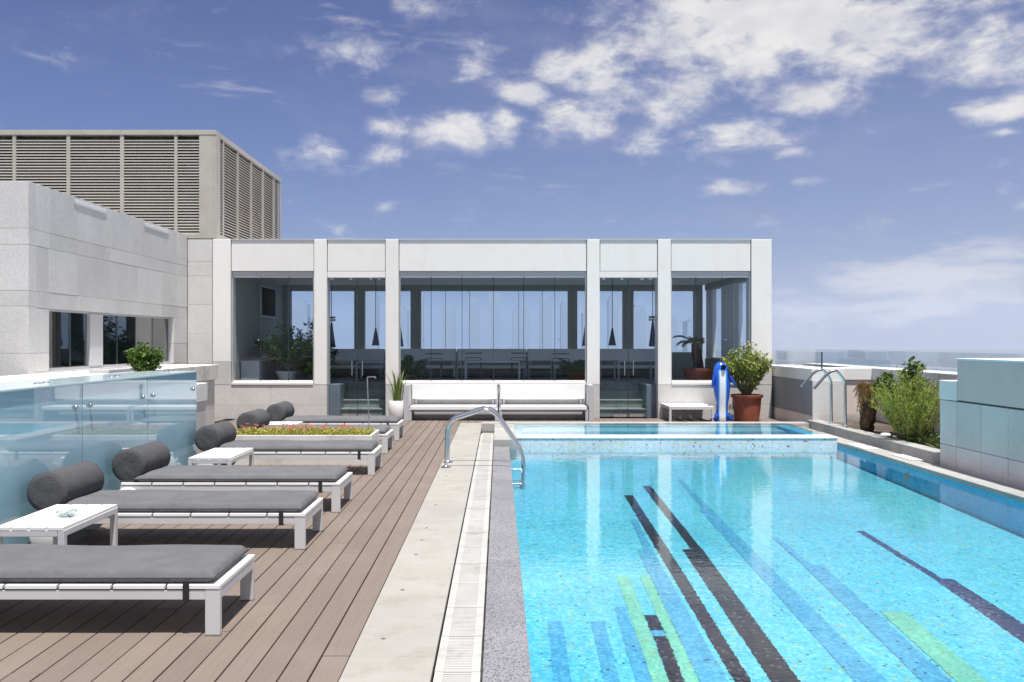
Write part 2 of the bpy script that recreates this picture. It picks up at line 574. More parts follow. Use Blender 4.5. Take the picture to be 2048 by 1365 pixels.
mat_mosaic('stripe_violet', [(0, (.008, .008, .035)), (.5, (.014, .013, .055)), (1, (.035, .03, .09))], 0.022,
           [(.05, (.16, .14, .24))], (.09, .10, .18), 0.08)
mat_mosaic('stripe_blue', [(0, (.035, .23, .39)), (.5, (.052, .27, .435)), (1, (.10, .34, .49))], 0.022,
           [(.01, (.012, .07, .12))], (.07, .29, .46))
mat_mosaic('stripe_green', [(0, (.10, .36, .27)), (.5, (.135, .42, .31)), (1, (.20, .47, .36))], 0.022,
           [(.01, (.3, .3, .06))], (.15, .38, .23))


# ------------------------------------------------------------------ mesh helpers
class MB:
    def __init__(self):
        self.v, self.f = [], []

    def add(self, vs, fs):
        o = len(self.v)
        self.v.extend([tuple(x) for x in vs])
        self.f.extend([tuple(i + o for i in f) for f in fs])
        return self

    def box(self, x0, x1, y0, y1, z0, z1):
        vs = [(x0, y0, z0), (x1, y0, z0), (x1, y1, z0), (x0, y1, z0), (x0, y0, z1), (x1, y0, z1), (x1, y1, z1), (x0, y1, z1)]
        return self.add(vs, [(0, 3, 2, 1), (4, 5, 6, 7), (0, 1, 5, 4), (1, 2, 6, 5), (2, 3, 7, 6), (3, 0, 4, 7)])

    def prism(self, prof, axis, a, b):
        """closed profile (2D, counter-clockwise) pushed along an axis"""
        n = len(prof)

        def P(u, w, s):
            return {'x': (s, u, w), 'y': (u, s, w), 'z': (u, w, s)}[axis]
        vs = [P(u, w, a) for u, w in prof] + [P(u, w, b) for u, w in prof]
        fs = [(i, (i + 1) % n, n + (i + 1) % n, n + i) for i in range(n)] + [tuple(range(n))[::-1], tuple(range(n, 2 * n))]
        return self.add(vs, fs)

    def tube(self, pts, r, n=10, caps=True):
        pts = [Vector(p) for p in pts]
        rs = r if isinstance(r, (list, tuple)) else [r] * len(pts)
        vs, fs = [], []
        up = None
        for i, p in enumerate(pts):
            d = (pts[min(i + 1, len(pts) - 1)] - pts[max(i - 1, 0)]).normalized()
            if up is None:
                up = Vector((0, 0, 1)) if abs(d.z) < .9 else Vector((1, 0, 0))
            s = d.cross(up)
            if s.length < 1e-6:
                s = d.orthogonal()
            s.normalize()
            up = s.cross(d).normalized()
            for k in range(n):
                a = 2 * pi * k / n
                vs.append(p + (s * cos(a) + up * sin(a)) * rs[i])
        for i in range(len(pts) - 1):
            for k in range(n):
                a, b_ = i * n + k, i * n + (k + 1) % n
                fs.append((a, b_, b_ + n, a + n))
        if caps:
            fs.append(tuple(range(n))[::-1])
            fs.append(tuple(range((len(pts) - 1) * n, len(pts) * n)))
        return self.add(vs, fs)

    def lathe(self, c, prof, n=28, axis='z'):
        """profile (radius, height) turned about an axis through c"""
        vs, fs = [], []
        m_ = len(prof)
        for k in range(n):
            a = 2 * pi * k / n
            for r, h in prof:
                if axis == 'z':
                    vs.append((c[0] + r * cos(a), c[1] + r * sin(a), c[2] + h))
                elif axis == 'y':
                    vs.append((c[0] + r * sin(a), c[1] + h, c[2] + r * cos(a)))
                else:
                    vs.append((c[0] + h, c[1] + r * cos(a), c[2] + r * sin(a)))
        for k in range(n):
            k2 = (k + 1) % n
            for j in range(m_ - 1):
                fs.append((k * m_ + j, k2 * m_ + j, k2 * m_ + j + 1, k * m_ + j + 1))
        return self.add(vs, fs)

    def leaf(self, p, d, nrm, L, w):
        d = d.normalized()
        s = d.cross(nrm)
        if s.length < 1e-4:
            s = d.orthogonal()
        s.normalize()
        up = s.cross(d).normalized()
        vs = [p, p + d * L * .5 + s * w * .5 + up * L * .06, p + d * L, p + d * L * .5 - s * w * .5 + up * L * .06, p + d * L * .5 - up * L * .04]
        return self.add(vs, [(0, 1, 4), (1, 2, 4), (2, 3, 4), (3, 0, 4)])


OFF = {}


def obj(name, mb, mat, parent=None, bevel=0.0, smooth=False, kind=None, loc=None, seg=2):
    me = bpy.data.meshes.new(name)
    off = Vector(OFF[parent.name]) if parent is not None else Vector(loc or (0, 0, 0))
    me.from_pydata([(x - off.x, y - off.y, z - off.z) for x, y, z in mb.v], [], mb.f)
    me.materials.append(MATS[mat])
    me.update()
    if smooth:
        me.polygons.foreach_set('use_smooth', [True] * len(me.polygons))
        me.set_sharp_from_angle(angle=R(50))
    o_ = bpy.data.objects.new(name, me)
    COL.objects.link(o_)
    if parent is not None:
        o_.parent = parent
    else:
        o_.location = off
    OFF[o_.name] = off
    if bevel:
        bm_ = o_.modifiers.new('edges', 'BEVEL')
        bm_.width = bevel
        bm_.segments = seg
        bm_.limit_method = 'ANGLE'
        bm_.angle_limit = R(40)
        bm_.harden_normals = False
    if kind:
        o_['kind'] = kind
    return o_


def tag(o_, label, cat, group=None):
    o_['label'] = label
    o_['category'] = cat
    if group:
        o_['group'] = group
    return o_


def thing(name, label, cat, loc=(0, 0, 0), group=None):
    o_ = bpy.data.objects.new(name, None)
    o_.empty_display_size = 0.1
    COL.objects.link(o_)
    o_.location = loc
    OFF[o_.name] = Vector(loc)
    return tag(o_, label, cat, group)


def struct(name, loc=(0, 0, 0)):
    o_ = bpy.data.objects.new(name, None)
    COL.objects.link(o_)
    OFF[o_.name] = Vector(loc)
    o_['kind'] = 'structure'
    return o_


def dup(root, loc, label, rotz=None):
    def cp(src, par):
        c_ = src.copy()
        COL.objects.link(c_)
        if par is not None:
            c_.parent = par
        for ch in list(src.children):
            cp(ch, c_)
        return c_
    r_ = cp(root, None)
    r_.location = loc
    if rotz is not None:
        r_.rotation_euler = (0, 0, rotz)
    r_['label'] = label
    OFF[r_.name] = Vector(loc)
    return r_


def box(*a):
    return MB().box(*a)


# ================================================================== SETTING
# ---- far ground, skyline and the air between
g = MB()
g.add([(-9000, -9000, -60), (9000, -9000, -60), (9000, 9000, -60), (-9000, 9000, -60)], [(0, 1, 2, 3)])
obj('ground', g, 'city_ground', kind='structure')

# ---- terrace slab below everything (with the pool left open)
tb = MB()
tb.box(-14, -0.335, -6, 23.0, -3.0, -0.045)
tb.box(-0.30, -0.10, -6, 23.0, -3.0, -0.16)
tb.box(-0.10, 0.13, -6, 12.88, -3.0, -0.05)
tb.box(5.30, 9.0, -6, 23.0, -3.0, -0.05)
tb.box(0.16, 5.28, -6, 0.75, -3.0, -0.05)
tb.box(-0.095, 5.28, 13.31, 23.0, -3.0, -0.06)
tb.box(-14, 9, -6, 23.0, -60.5, -3.01)
obj('terrace_base', tb, 'dark_void', kind='structure')

# ---- wooden deck: every board its own plank
deck = struct('deck')
PITCH = 0.145
x = -0.760
random.seed(11)
while x > -5.62:
    x0 = x - PITCH + 0.0085
    if x < -5.30:
        cuts = [10.5, 13.0, 16.45]
    else:
        cuts = [-2.0]
        yy = random.uniform(-0.5, 2.2)
        while yy < 16.4:
            cuts.append(yy)
            yy += random.choice((2.9, 3.3, 3.6))
        cuts.append(17.60)
    for a, b_ in zip(cuts, cuts[1:]):
        if b_ < 2.0:
            continue
        dz = random.uniform(-.0012, .0012)
        obj('plank', box(x0, x, a + .004, b_ - .004, -.028 + dz, 0.0 + dz), 'deck_board', deck, bevel=0.0022, seg=1)
    x -= PITCH
x = -5.64
while x > -6.40:
    obj('plank', box(x - PITCH + .006, x, 16.52, 17.60, -.028, -.001), 'deck_board', deck, bevel=0.0022, seg=1)
    x -= PITCH
# boards across the far end, between the pool rim and the pavilion
x = -0.755
while x < 5.62:
    obj('plank', box(x, x + PITCH - .0075, 16.605 if x < -.2 else 15.63, 17.60, -.028, -.001), 'deck_board', deck, bevel=0.0022, seg=1)
    x += PITCH

# ---- pale concrete paving strip
paving = struct('paving')
y = -2.0
k = 0
while y < 16.6:
    y1 = min(y + 1.05, 16.6)
    dz = random.uniform(-.0015, .0015)
    obj('paving_slab', box(-0.755, -0.3235, y + .002, y1 - .002, -.04, .001 + dz), 'concrete', paving, bevel=0.003, seg=1)
    y = y1
obj('paving_slab', box(-0.318, 5.60, 15.335, 15.625, -.04, .118), 'kerb_stone', paving, bevel=0.006)

for d_ in (4.56, 5.46, 6.36, 6.82, 7.27, 8.3, 9.44, 10.04, 12.1, 13.4):
    obj('anchor_plug', MB().lathe((-.62, d_, .0012), [(0, .0025), (.011, .0025), (.014, .0)], 12), 'dark_frame', paving)

# ---- overflow drain with slotted gratings
drain = struct('drain')
obj('drain_bed', box(-0.322, -0.078, -2.0, 15.3, -.14, -.125), 'dark_void', drain)
gm = MB()
gx0, gx1 = -0.3115, -0.0905
gm.box(gx0, gx0 + .044, 0, .494, -.03, -.002)
gm.box(gx1 - .044, gx1, 0, .494, -.03, -.002)
nb = 22
for q in range(nb):
    a = .004 + q * (.486 / nb)
    gm.box(gx0 + .0445, gx1 - .0445, a, a + .0172, -.026, -.0035 + (0.001 if q in (0, nb - 1) else 0))
gm.box(gx0 + .0445, gx1 - .0445, -.002, .012, -.022, -.004)
first = None
for q in range(26):
    yy = 1.62 + q * .5
    if yy > 14.6:
        break
    if first is None:
        first = obj('grating', MB().add([(vx, vy + yy, vz) for vx, vy, vz in gm.v], gm.f), 'grate_plastic', drain)
        y00 = yy
    else:
        c_ = first.copy()
        COL.objects.link(c_)
        c_.parent = drain
        c_.location = (random.uniform(-.0012, .0012), yy - y00, random.uniform(-.001, .001))
obj('drain_end', box(-0.3115, -0.0905, 14.63, 15.3, -.12, -.05), 'kerb_stone', drain, bevel=.004)

# ---- granite pool coping, near side and far side
coping = struct('pool_coping')
y = -1.0
while y < 12.85:
    y1 = min(y + 1.2, 12.87)
    dz = random.uniform(-.001, .001)
    obj('coping_stone', box(-0.0795, 0.154, y + .0012, y1 - .0012, -.05, .002 + dz), 'coping', coping, bevel=.004)
    y = y1
y = 12.885
while y < 15.3:
    y1 = min(y + .62, 15.325)
    obj('coping_stone', box(-0.0795, 0.275, y + .001, y1 - .001, -.05, .106), 'kerb_stone', coping, bevel=.006)
    y = y1
y = 1.0
while y < 15.3:
    y1 = min(y + .9, 15.33)
    dz = random.uniform(-.002, .002)
    obj('coping_stone', box(5.20, 5.50, y + .0012, y1 - .0012, -.012, .05 + dz), 'kerb_stone', coping, bevel=.006)
    y = y1

# ---- pool basin
def fz(d):
    return -.5863 + .029 * d


basin = struct('swimming_pool')
fl_ = MB()
fl_.add([(.16, .8, fz(.8)), (5.2, .8, fz(.8)), (5.2, 13.05, fz(13.05)), (.16, 13.05, fz(13.05))], [(0, 1, 2, 3)])
obj('pool_floor', fl_, 'mosaic_floor', basin)
obj('pool_wall', box(5.205, 5.29, .8, 13.05, -.7, -.0125), 'mosaic_wall', basin)
obj('pool_wall', box(.135, .150, .8, 12.88, -.7, -.052), 'mosaic_wall', basin)
obj('pool_wall', box(.155, 5.20, .70, .80, -.7, -.0125), 'mosaic_wall', basin)
obj('divider_wall', box(.277, 5.197, 13.05, 13.30, -.7, .098), 'mosaic_divider', basin, bevel=.004)
obj('divider_wall', box(.157, .2755, 13.052, 13.30, -.7, -.051), 'mosaic_divider', basin)
obj('divider_cap', box(.277, 5.197, 13.04, 13.42, .0985, .122), 'mosaic_lip', basin, bevel=.008)
ub = MB()
ub.box(.277, 5.197, 13.3005, 15.333, -.5, .0)
obj('upper_floor', ub, 'mosaic_upper', basin)
obj('upper_step', box(.4, 4.9, 14.55, 15.19, .0005, .055), 'mosaic_upper', basin, bevel=.005)
obj('upper_wall', box(.277, 5.197, 15.20, 15.332, .0005, .085), 'mosaic_upper', basin)
obj('upper_wall', box(4.97, 5.196, 13.43, 15.1985, .0005, .085), 'mosaic_wall', basin)


def stripe(mat, spans, seed):
    """mosaic inlay a tile proud of the floor, its edges stepped by single tiles; spans: runs of (y, x left, x right)"""
    rnd = random.Random(seed)
    mb = MB()
    for run in spans:
        run = sorted(run)
        for (ya, la, ra), (yb, lb, rb) in zip(run, run[1:]):
            n_ = max(2, int((yb - ya) / .022))
            for q in range(n_):
                a = ya + (yb - ya) * q / n_
                b2 = ya + (yb - ya) * (q + 1) / n_
                u = (q + .5) / n_
                x0 = la + (lb - la) * u + rnd.choice((-.005, -.001, .003))
                x1 = ra + (rb - ra) * u + rnd.choice((-.004, .001, .005))
                z0, z1 = fz(a) + .004, fz(b2) + .004
                mb.add([(x0, a, z0), (x1, a, z0), (x1, b2, z1), (x0, b2, z1)], [(0, 1, 2, 3)])
    return obj('stripe', mb, mat, basin)


stripe('stripe_dark', [[(1.5, 1.315, 1.415), (5.08, 1.41, 1.51), (7.18, 1.46, 1.57), (10.37, 1.53, 1.63)]], 1)
stripe('stripe_dark', [[(1.5, 1.50, 1.66), (5.08, 1.63, 1.80), (7.97, 1.72, 1.905)], [(7.97, 1.805, 1.90), (10.95, 1.85, 1.95)]], 2)
stripe('stripe_dark', [[(1.5, .93, 1.02), (5.08, 1.02, 1.11), (5.80, 1.055, 1.148)], [(5.91, 1.055, 1.148), (6.21, 1.06, 1.15)]], 3)
stripe('stripe_blue', [[(5.80, 1.055, 1.148), (5.91, 1.055, 1.148)]], 33)
stripe('stripe_violet', [[(1.5, 3.30, 3.47), (5.8, 3.52, 3.715), (7.07, 3.62, 3.77)], [(7.07, 3.625, 3.69), (8.65, 3.64, 3.71)]], 4)
stripe('stripe_blue', [[(1.5, 2.00, 2.18), (5.08, 2.13, 2.32), (9.62, 2.27, 2.40)], [(9.62, 2.32, 2.395), (11.36, 2.385, 2.44)]], 5)
stripe('stripe_blue', [[(1.5, 2.42, 2.58), (5.08, 2.53, 2.71), (7.47, 2.67, 2.84)], [(7.47, 2.67, 2.745), (8.4, 2.70, 2.76)]], 6)
stripe('stripe_green', [[(1.5, 2.63, 2.80), (5.08, 2.74, 2.92), (6.29, 2.82, 3.01)]], 7)
stripe('stripe_blue', [[(1.5, 1.11, 1.27), (5.08, 1.20, 1.37), (7.95, 1.295, 1.43)], [(7.95, 1.36, 1.43), (9.17, 1.42, 1.48)]], 8)
stripe('stripe_green', [[(1.5, .83, .92), (5.08, .92, 1.015), (7.16, .99, 1.09)]], 9)
stripe('stripe_green', [[(1.5, 1.02, 1.105), (5.08, 1.112, 1.20), (7.16, 1.19, 1.275)]], 10)
stripe('stripe_blue', [[(1.5, .30, .39), (5.08, .33, .43), (6.09, .35, .45)]], 11)
stripe('stripe_blue', [[(1.5, .56, .65), (5.08, .63, .72), (6.09, .66, .755)]], 12)
stripe('stripe_blue', [[(1.5, .74, .82), (5.08, .82, .918), (6.39, .868, .945)]], 13)

wt = MB()
wt.add([(.1545, .8, -.020), (5.2, .8, -.020), (5.2, 13.049, -.020), (.1545, 13.049, -.020)], [(0, 1, 2, 3)])
obj('pool_water', wt, 'pool_water', kind='structure')
wt = MB()
wt.add([(.277, 13.421, .117), (5.197, 13.421, .117), (5.197, 15.333, .117), (.277, 15.333, .117)], [(0, 1, 2, 3)])
obj('upper_pool_water', wt, 'pool_water', kind='structure')

# inlet fitting in the far wall of the pool
il = thing('pool_inlet', 'small round inlet fitting set in the blue tiled pool wall', 'pool fitting', (5.205, 10.85, -.13))
obj('flange', MB().lathe((5.2045, 10.85, -.13), [(.0, -.006), (.025, -.008), (.06, -.006), (.066, 0)], 24, 'x'), 'kerb_stone', il, smooth=True)
obj('nozzle', MB().lathe((5.197, 10.85, -.13), [(.0, -.012), (.012, -.012), (.02, -.004), (.02, .0)], 16, 'x'), 'steel', il, smooth=True)
lid = tag(obj('skimmer_lid', box(5.215, 5.435, 12.15, 12.78, .0515, .066), 'white_paint', bevel=.006, loc=(5.33, 12.46, .05)),
          'white skimmer lid lying on the pool coping by the shrubs', 'skimmer lid')
lid = tag(obj('skimmer_lid', box(5.33, 5.49, 11.0, 11.55, .053, .062), 'ledge_white', bevel=.005, loc=(5.41, 11.3, .05)),
          'pale stone skimmer cover on the coping, nearer than the white lid', 'skimmer lid')

# ================================================================== PAVILION
Y0 = 17.66
K = Y0 / F


def X(px):
    return (px - 998) * K


def Z(py):
    return 1.6 + (682 - py) * K


pav = thing('pavilion', 'white flat roofed pavilion with glass bays at the end of the pool', 'pavilion', (0, Y0, 0))
YB = 22.0
FLOOR = .69
CEIL = 3.052
TOP = Z(479)
colpx = [(425.5, 461), (628, 653.5), (771, 797), (1174, 1199.5), (1316, 1342), (1503, 1543.5)]
for i, (a, b_) in enumerate(colpx):
    zb = 1.17 if i in (0, 5) else .692
    obj('column', box(X(a), X(b_), Y0, Y0 + .36, zb, TOP), 'white_wall', pav, bevel=.006)
panels = [(0, 1), (1, 2), (2, 3), (3, 4), (4, 5)]
for i, j in panels:
    obj('fascia_panel', box(X(colpx[i][1]) + .014, X(colpx[j][0]) - .014, Y0 + .028, Y0 + .20, Z(542), TOP - .004), 'white_wall', pav, bevel=.005)
    # dark joint behind the panel
    obj('joint_backing', box(X(colpx[i][1]), X(colpx[j][0]), Y0 + .2005, Y0 + .34, Z(541), TOP - .03), 'plaster', pav)
obj('roof', box(X(425.5) + .005, X(1543.5) - .005, Y0 + .361, YB + .4, CEIL + .02, TOP - .002), 'white_wall', pav)
obj('roof_edge', box(X(425.5), X(1543.5), Y0 + .005, YB + .41, TOP + .0005, TOP + .012), 'white_wall', pav)
obj('ceiling', box(X(461), X(1503), Y0 + .345, YB, CEIL - .01, CEIL), 'ceiling_paint', pav)

# plinth stones under the columns and windows (doors left open)
def plinth(x0, x1, ytop=.690, yf=None, zc=None):
    yf = Y0 + .004 if yf is None else yf
    n_ = max(1, round((x1 - x0) / 1.05))
    for q in range(n_):
        a = x0 + (x1 - x0) * q / n_
        b2 = x0 + (x1 - x0) * (q + 1) / n_
        for z0, z1 in ((-.02, .268), (.271, ytop)):
            obj('plinth_stone', box(a + .0012, b2 - .0012, yf, yf + .30, z0, z1), 'granite_plinth', pav, bevel=.0025, seg=1)


plinth(X(426), X(653.5))
plinth(X(771), X(1199.5))
plinth(X(1316), X(1543.5))
obj('plinth_stone', box(X(425.5), X(461), Y0 + .001, Y0 + .352, .693, 1.167), 'granite_plinth', pav, bevel=.003)
obj('plinth_stone', box(X(1503), X(1543.5), Y0 + .001, Y0 + .352, .693, 1.167), 'granite_plinth', pav, bevel=.003)
# window bays
bays = {0: [462.5, 519.5, 574.5, 626.5], 2: [798, 861.5, 923.7, 986.6, 1047.7, 1110.2, 1173], 4: [1343, 1394, 1446, 1502]}
YG = Y0 + .09
for bi, edges in bays.items():
    xa, xb = X(edges[0]), X(edges[-1])
    fr = MB()
    fr.box(xa + .002, xb - .002, YG - .03, YG + .07, Z(551.3), Z(543))          # top track
    fr.box(xa + .002, xa + .018, YG - .028, YG + .068, Z(766), Z(551.5))
    fr.box(xb - .018, xb - .002, YG - .028, YG + .068, Z(766), Z(551.5))
    win = obj('window', fr, 'grey_metal', pav, bevel=.003)
    obj('sill', box(xa + .002, xb - .002, Y0 - .015, YG + .07, .6925, Z(765)), 'white_wall', win, bevel=.004)
    for a, b_ in zip(edges, edges[1:]):
        xl, xr = X(a) + .006, X(b_) - .006
        if a == edges[0]:
            xl += .014
        if b_ == edges[-1]:
            xr -= .014
        obj('pane', box(xl, xr, YG + .008, YG + .018, Z(762), Z(553)), 'tinted_glass', win)
        obj('rail', box(xl, xr, YG - .006, YG + .032, Z(764.7), Z(761)), 'white_paint', win, bevel=.002)
        obj('rail', box(xl, xr, YG - .006, YG + .032, Z(554.4), Z(551.6)), 'white_paint', win, bevel=.002)
        if b_ != edges[-1]:
            obj('seal', box(X(b_) - .0055, X(b_) + .0055, YG + .006, YG + .020, Z(764), Z(552)), 'glass_edge', win)
    kn = {0: [515], 2: [847, 1117.5], 4: [1453]}[bi]
    for kx in kn:
        obj('knob', MB().lathe((X(kx), YG - .006, Z(679.5)), [(0, -.02), (.016, -.018), (.018, 0), (.01, .012)], 12, 'y'), 'steel', win, smooth=True)

# glass doors
for di, (pa, pb, pm, stepx) in enumerate([(654, 770.5, 713.2, 0), (1200, 1315.5, 1258, 1)]):
    xa, xb = X(pa), X(pb)
    obj('door_header', box(xa + .002, xb - .002, Y0 + .03, Y0 + .16, Z(555), Z(542.6)), 'white_wall', pav, bevel=.004)
    for l, (u0, u1) in enumerate([(xa + .006, X(pm) - .005), (X(pm) + .005, xb - .006)]):
        door = obj('door', box(u0, u1, YG + .005, YG + .017, .03, Z(556)), 'tinted_glass', pav)
        hx = X((703.3, 724)[l] if di == 0 else (1250.2, 1267.5)[l])
        hd = MB().tube([(hx, YG - .045, Z(751)), (hx, YG - .045, Z(722))], .013, 10)
        hd.tube([(hx, YG - .046, Z(748)), (hx, YG + .004, Z(748))], .008, 8)
        hd.tube([(hx, YG - .046, Z(725)), (hx, YG + .004, Z(725))], .008, 8)
        obj('handle', hd, 'steel', door, smooth=True)
        ex = u1 - .30 if l == 0 else u0 + .02
        obj('patch_fitting', box(ex, ex + .28, YG - .008, YG + .03, .012, .075), 'steel', door, bevel=.004)
        obj('patch_fitting', box(u0 + (.05 if l == 0 else .25), u0 + (.11 if l == 0 else .31), YG - .012, YG + .034, Z(559), Z(554.8)), 'white_metal', door, bevel=.003)
        obj('patch_fitting', box(u1 - .16, u1 - .10, YG - .012, YG + .034, Z(559), Z(554.8)), 'white_metal', door, bevel=.003)
    obj('door_edge', box(X(pm) - .0045, X(pm) + .0045, YG + .004, YG + .018, .03, Z(556)), 'glass_edge', pav)
    # stairs behind the doors
    s0, s1 = (X(676), X(770.5) - .003) if di == 0 else (X(1200) + .003, X(1297))
    for q in range(4):
        zz = .172 * (q + 1)
        ys = Y0 + .30 + .29 * q
        obj('step', box(s0, s1, ys, Y0 + 1.7, zz - .172 + .001, zz - .031), 'step_stone', pav)
        obj('tread', box(s0, s1, ys - .02, ys + .30, zz - .030, zz), 'step_stone', pav, bevel=.004)
    ck = (X(654) + .003, X(676) - .003) if di == 0 else (X(1297) + .003, X(1315.5) - .003)
    obj('stair_cheek', box(ck[0], ck[1], Y0 + .26, Y0 + 1.7, -.02, .685), 'granite_blue', pav, bevel=.004)
# floor behind
for x0, x1, ya in ((X(461), X(654), Y0 + .31), (X(770.5), X(1200), Y0 + .31), (X(1315.5), X(1503), Y0 + .31),
                   (X(654) + .001, X(770.5) - .001, Y0 + 1.701), (X(1200) + .001, X(1315.5) - .001, Y0 + 1.701)):
    obj('floor_slab', box(x0, x1, ya, YB, .0, FLOOR), 'dark_floor', pav)
# back wall of the pavilion: dado, lintel, posts and glazing


def XB(px):
    return (px - 998) / F * YB


XL, XR = X(461), X(1503) + .02
obj('dado', box(XL, XR, YB, YB + .14, 0, 1.289), 'plaster', pav)
obj('lintel', box(XL, XR, YB, YB + .14, 2.918, CEIL + .015), 'plaster', pav)
posts = [(XL, XB(581)), (XB(708.6), XB(729)), (XB(821), XB(841.5)), (XB(1136), XB(1154.5)), (XB(1246), XB(1267)), (XB(1388.6), XR)]
for a, b_ in posts:
    obj('post', box(a, b_, YB - .02, YB + .16, 1.2895, 2.9175), 'plaster', pav)
joints = {0: [], 1: [], 2: [890.5, 939, 986.6, 1037.5, 1085], 3: [], 4: []}
for i in range(5):
    a, b_ = posts[i][1], posts[i + 1][0]
    ed = [a] + [XB(p_) for p_ in joints[i]] + [b_]
    fr = MB()
    fr.box(a + .001, b_ - .001, YB + .05, YB + .09, 1.291, 1.315)
    fr.box(a + .001, b_ - .001, YB + .05, YB + .09, 2.892, 2.916)
    win = obj('window', fr, 'grey_metal', pav)
    for u0, u1 in zip(ed, ed[1:]):
        obj('pane', box(u0 + .006, u1 - .006, YB + .062, YB + .072, 1.316, 2.891), 'tinted_glass', win)
        if u1 != b_:
            obj('seal', box(u1 - .0055, u1 + .0055, YB + .058, YB + .076, 1.3155, 2.8915), 'glass_edge', win)
# end walls
obj('end_wall', box(XL - .30, XL - .001, Y0 + .365, YB + .14, 0, CEIL + .01), 'plaster', pav)
xs = 5.36
obj('end_wall', box(xs, xs + .20, Y0 + .365, YB + .14, 0, 1.15), 'plaster', pav)
obj('end_wall', box(xs, xs + .20, Y0 + .365, YB + .14, 2.918, CEIL + .01), 'plaster', pav)
for a, b_ in ((21.75, 22.0), (19.4, 20.5), (18.03, 18.45)):
    obj('post', box(xs, xs + .20, a, b_, 1.1505, 2.9175), 'white_wall', pav)
for a, b_ in ((20.5, 21.75), (18.45, 19.4)):
    fr = MB()
    fr.box(xs + .04, xs + .10, a, a + .04, 1.151, 2.917)
    fr.box(xs + .04, xs + .10, b_ - .04, b_, 1.151, 2.917)
    fr.box(xs + .04, xs + .10, a + .0401, b_ - .0401, 1.151, 1.185)
    win = obj('window', fr, 'grey_metal', pav)
    obj('pane', box(xs + .06, xs + .07, a + .0401, b_ - .0401, 1.186, 2.9165), 'tinted_glass', win)
# ceiling downlights
for cx, cy_ in ((-1.9, 18.6), (-0.12, 18.6), (1.75, 18.6), (-4.0, 19.2), (3.0, 18.7), (4.4, 19.0)):
    obj('downlight', MB().lathe((cx, cy_, CEIL - .0105), [(0, -.02), (.11, -.02), (.13, 0)], 20), 'white_paint', pav, smooth=True)

# ================================================================== STAIR TOWER (granite clad block, picture left)
XT = -6.466
YT0, YT1 = 11.68, 17.62
tower = thing('granite_block', 'grey granite clad building block with a strip window beside the pavilion', 'building', (XT, YT0, 0))
G_ = .0022
core = MB()
core.box(-13.0, XT - .20, YT0 + .20, YT1 + 1.2, -.03, 1.10)
core.box(-13.0, XT - .20, YT0 + .20, YT1 + 1.2, 2.15, 3.77)
core.box(-13.0, XT - 2.4, YT0 + .20, YT1 + 1.2, 1.1005, 2.1495)
core.box(XT - 2.3995, XT - .20, YT0 + .20, 12.0, 1.1005, 2.1495)
core.box(XT - 2.3995, XT - .20, 17.1, YT1 + 1.2, 1.1005, 2.1495)
obj('core', core, 'plaster', tower)


def clad(y0, y1, z0, z1):
    obj('stone_panel', box(XT - .198, XT + random.uniform(-.0015, .0015), y0 + G_, y1 - G_, z0 + G_, z1 - G_), 'granite_wall', tower, bevel=.002, seg=1)


rowz = [2.294, 2.927, 3.15, 3.80]
ycuts = [YT0 + .201, 12.22, 13.02, 14.15, 15.25, 16.3, 17.1, YT1]
for z0, z1 in zip(rowz, rowz[1:]):
    for a, b_ in zip(ycuts, ycuts[1:]):
        clad(a, b_, z0, z1)
for a, b_ in zip(ycuts, ycuts[1:]):
    clad(a, b_, 2.062, 2.294)
    clad(a, b_, 0.0, .60)
    clad(a, b_, .60, 1.165)
clad(ycuts[0], 12.22, 1.165, 1.43)
clad(ycuts[0], 12.22, 1.43, 2.062)
clad(16.90, YT1, 1.165, 1.55)
clad(16.90, YT1, 1.55, 2.062)
# front face panels and the narrow return panels next to the pavilion
for z0, z1 in zip([0, .72, 1.43, 2.08, 2.294, 2.927, 3.15], [.72, 1.43, 2.08, 2.294, 2.927, 3.15, 3.80]):
    obj('stone_panel', box(-7.6, XT, YT0, YT0 + .198, z0 + G_, z1 - G_), 'granite_wall', tower, bevel=.002, seg=1)
    obj('stone_panel', box(-9.2, -7.604, YT0, YT0 + .198, z0 + G_, z1 - G_), 'granite_wall', tower, bevel=.002, seg=1)
for z0, z1 in zip([0, .5, 1.13, 1.75, 2.35, 2.95, 3.25], [.5, 1.13, 1.75, 2.35, 2.95, 3.25, 3.71]):
    obj('stone_panel', box(XT + .003, X(424.6), YT1 + .02, YT1 + .24, z0 + G_, z1 - G_), 'granite_wall', tower, bevel=.002, seg=1)
# strip window
wy = [12.24, 13.0, 13.56, 14.0, 14.6, 16.1, 16.88]
fr = MB()
fr.box(XT - .13, XT - .07, wy[0], wy[-1], 1.166, 1.20)
fr.box(XT - .13, XT - .07, wy[0], wy[-1], 2.035, 2.0615)
fr.box(XT - .13, XT - .07, wy[0] - .015, wy[0] + .02, 1.2005, 2.0345)
fr.box(XT - .13, XT - .07, wy[-1] - .03, wy[-1] + .015, 1.2005, 2.0345)
win = obj('window', fr, 'grey_metal', tower, bevel=.002)
for a, b_ in zip(wy, wy[1:]):
    if a == 13.56:
        obj('window_post', box(XT - .15, XT - .055, a, b_, 1.201, 2.034), 'white_metal', win, bevel=.004)
        continue
    obj('pane', box(XT - .105, XT - .095, a + .022, b_ - .032, 1.201, 2.034), 'dark_glass', win)
    if b_ not in (13.56, 16.88):
        obj('seal', box(XT - .108, XT - .092, b_ - .030, b_ - .022 + .042, 1.201, 2.034), 'glass_edge', win)
obj('room_wall', box(XT - 2.35, XT - 2.30, 12.01, 17.09, 1.101, 2.149), 'dark_frame', tower)

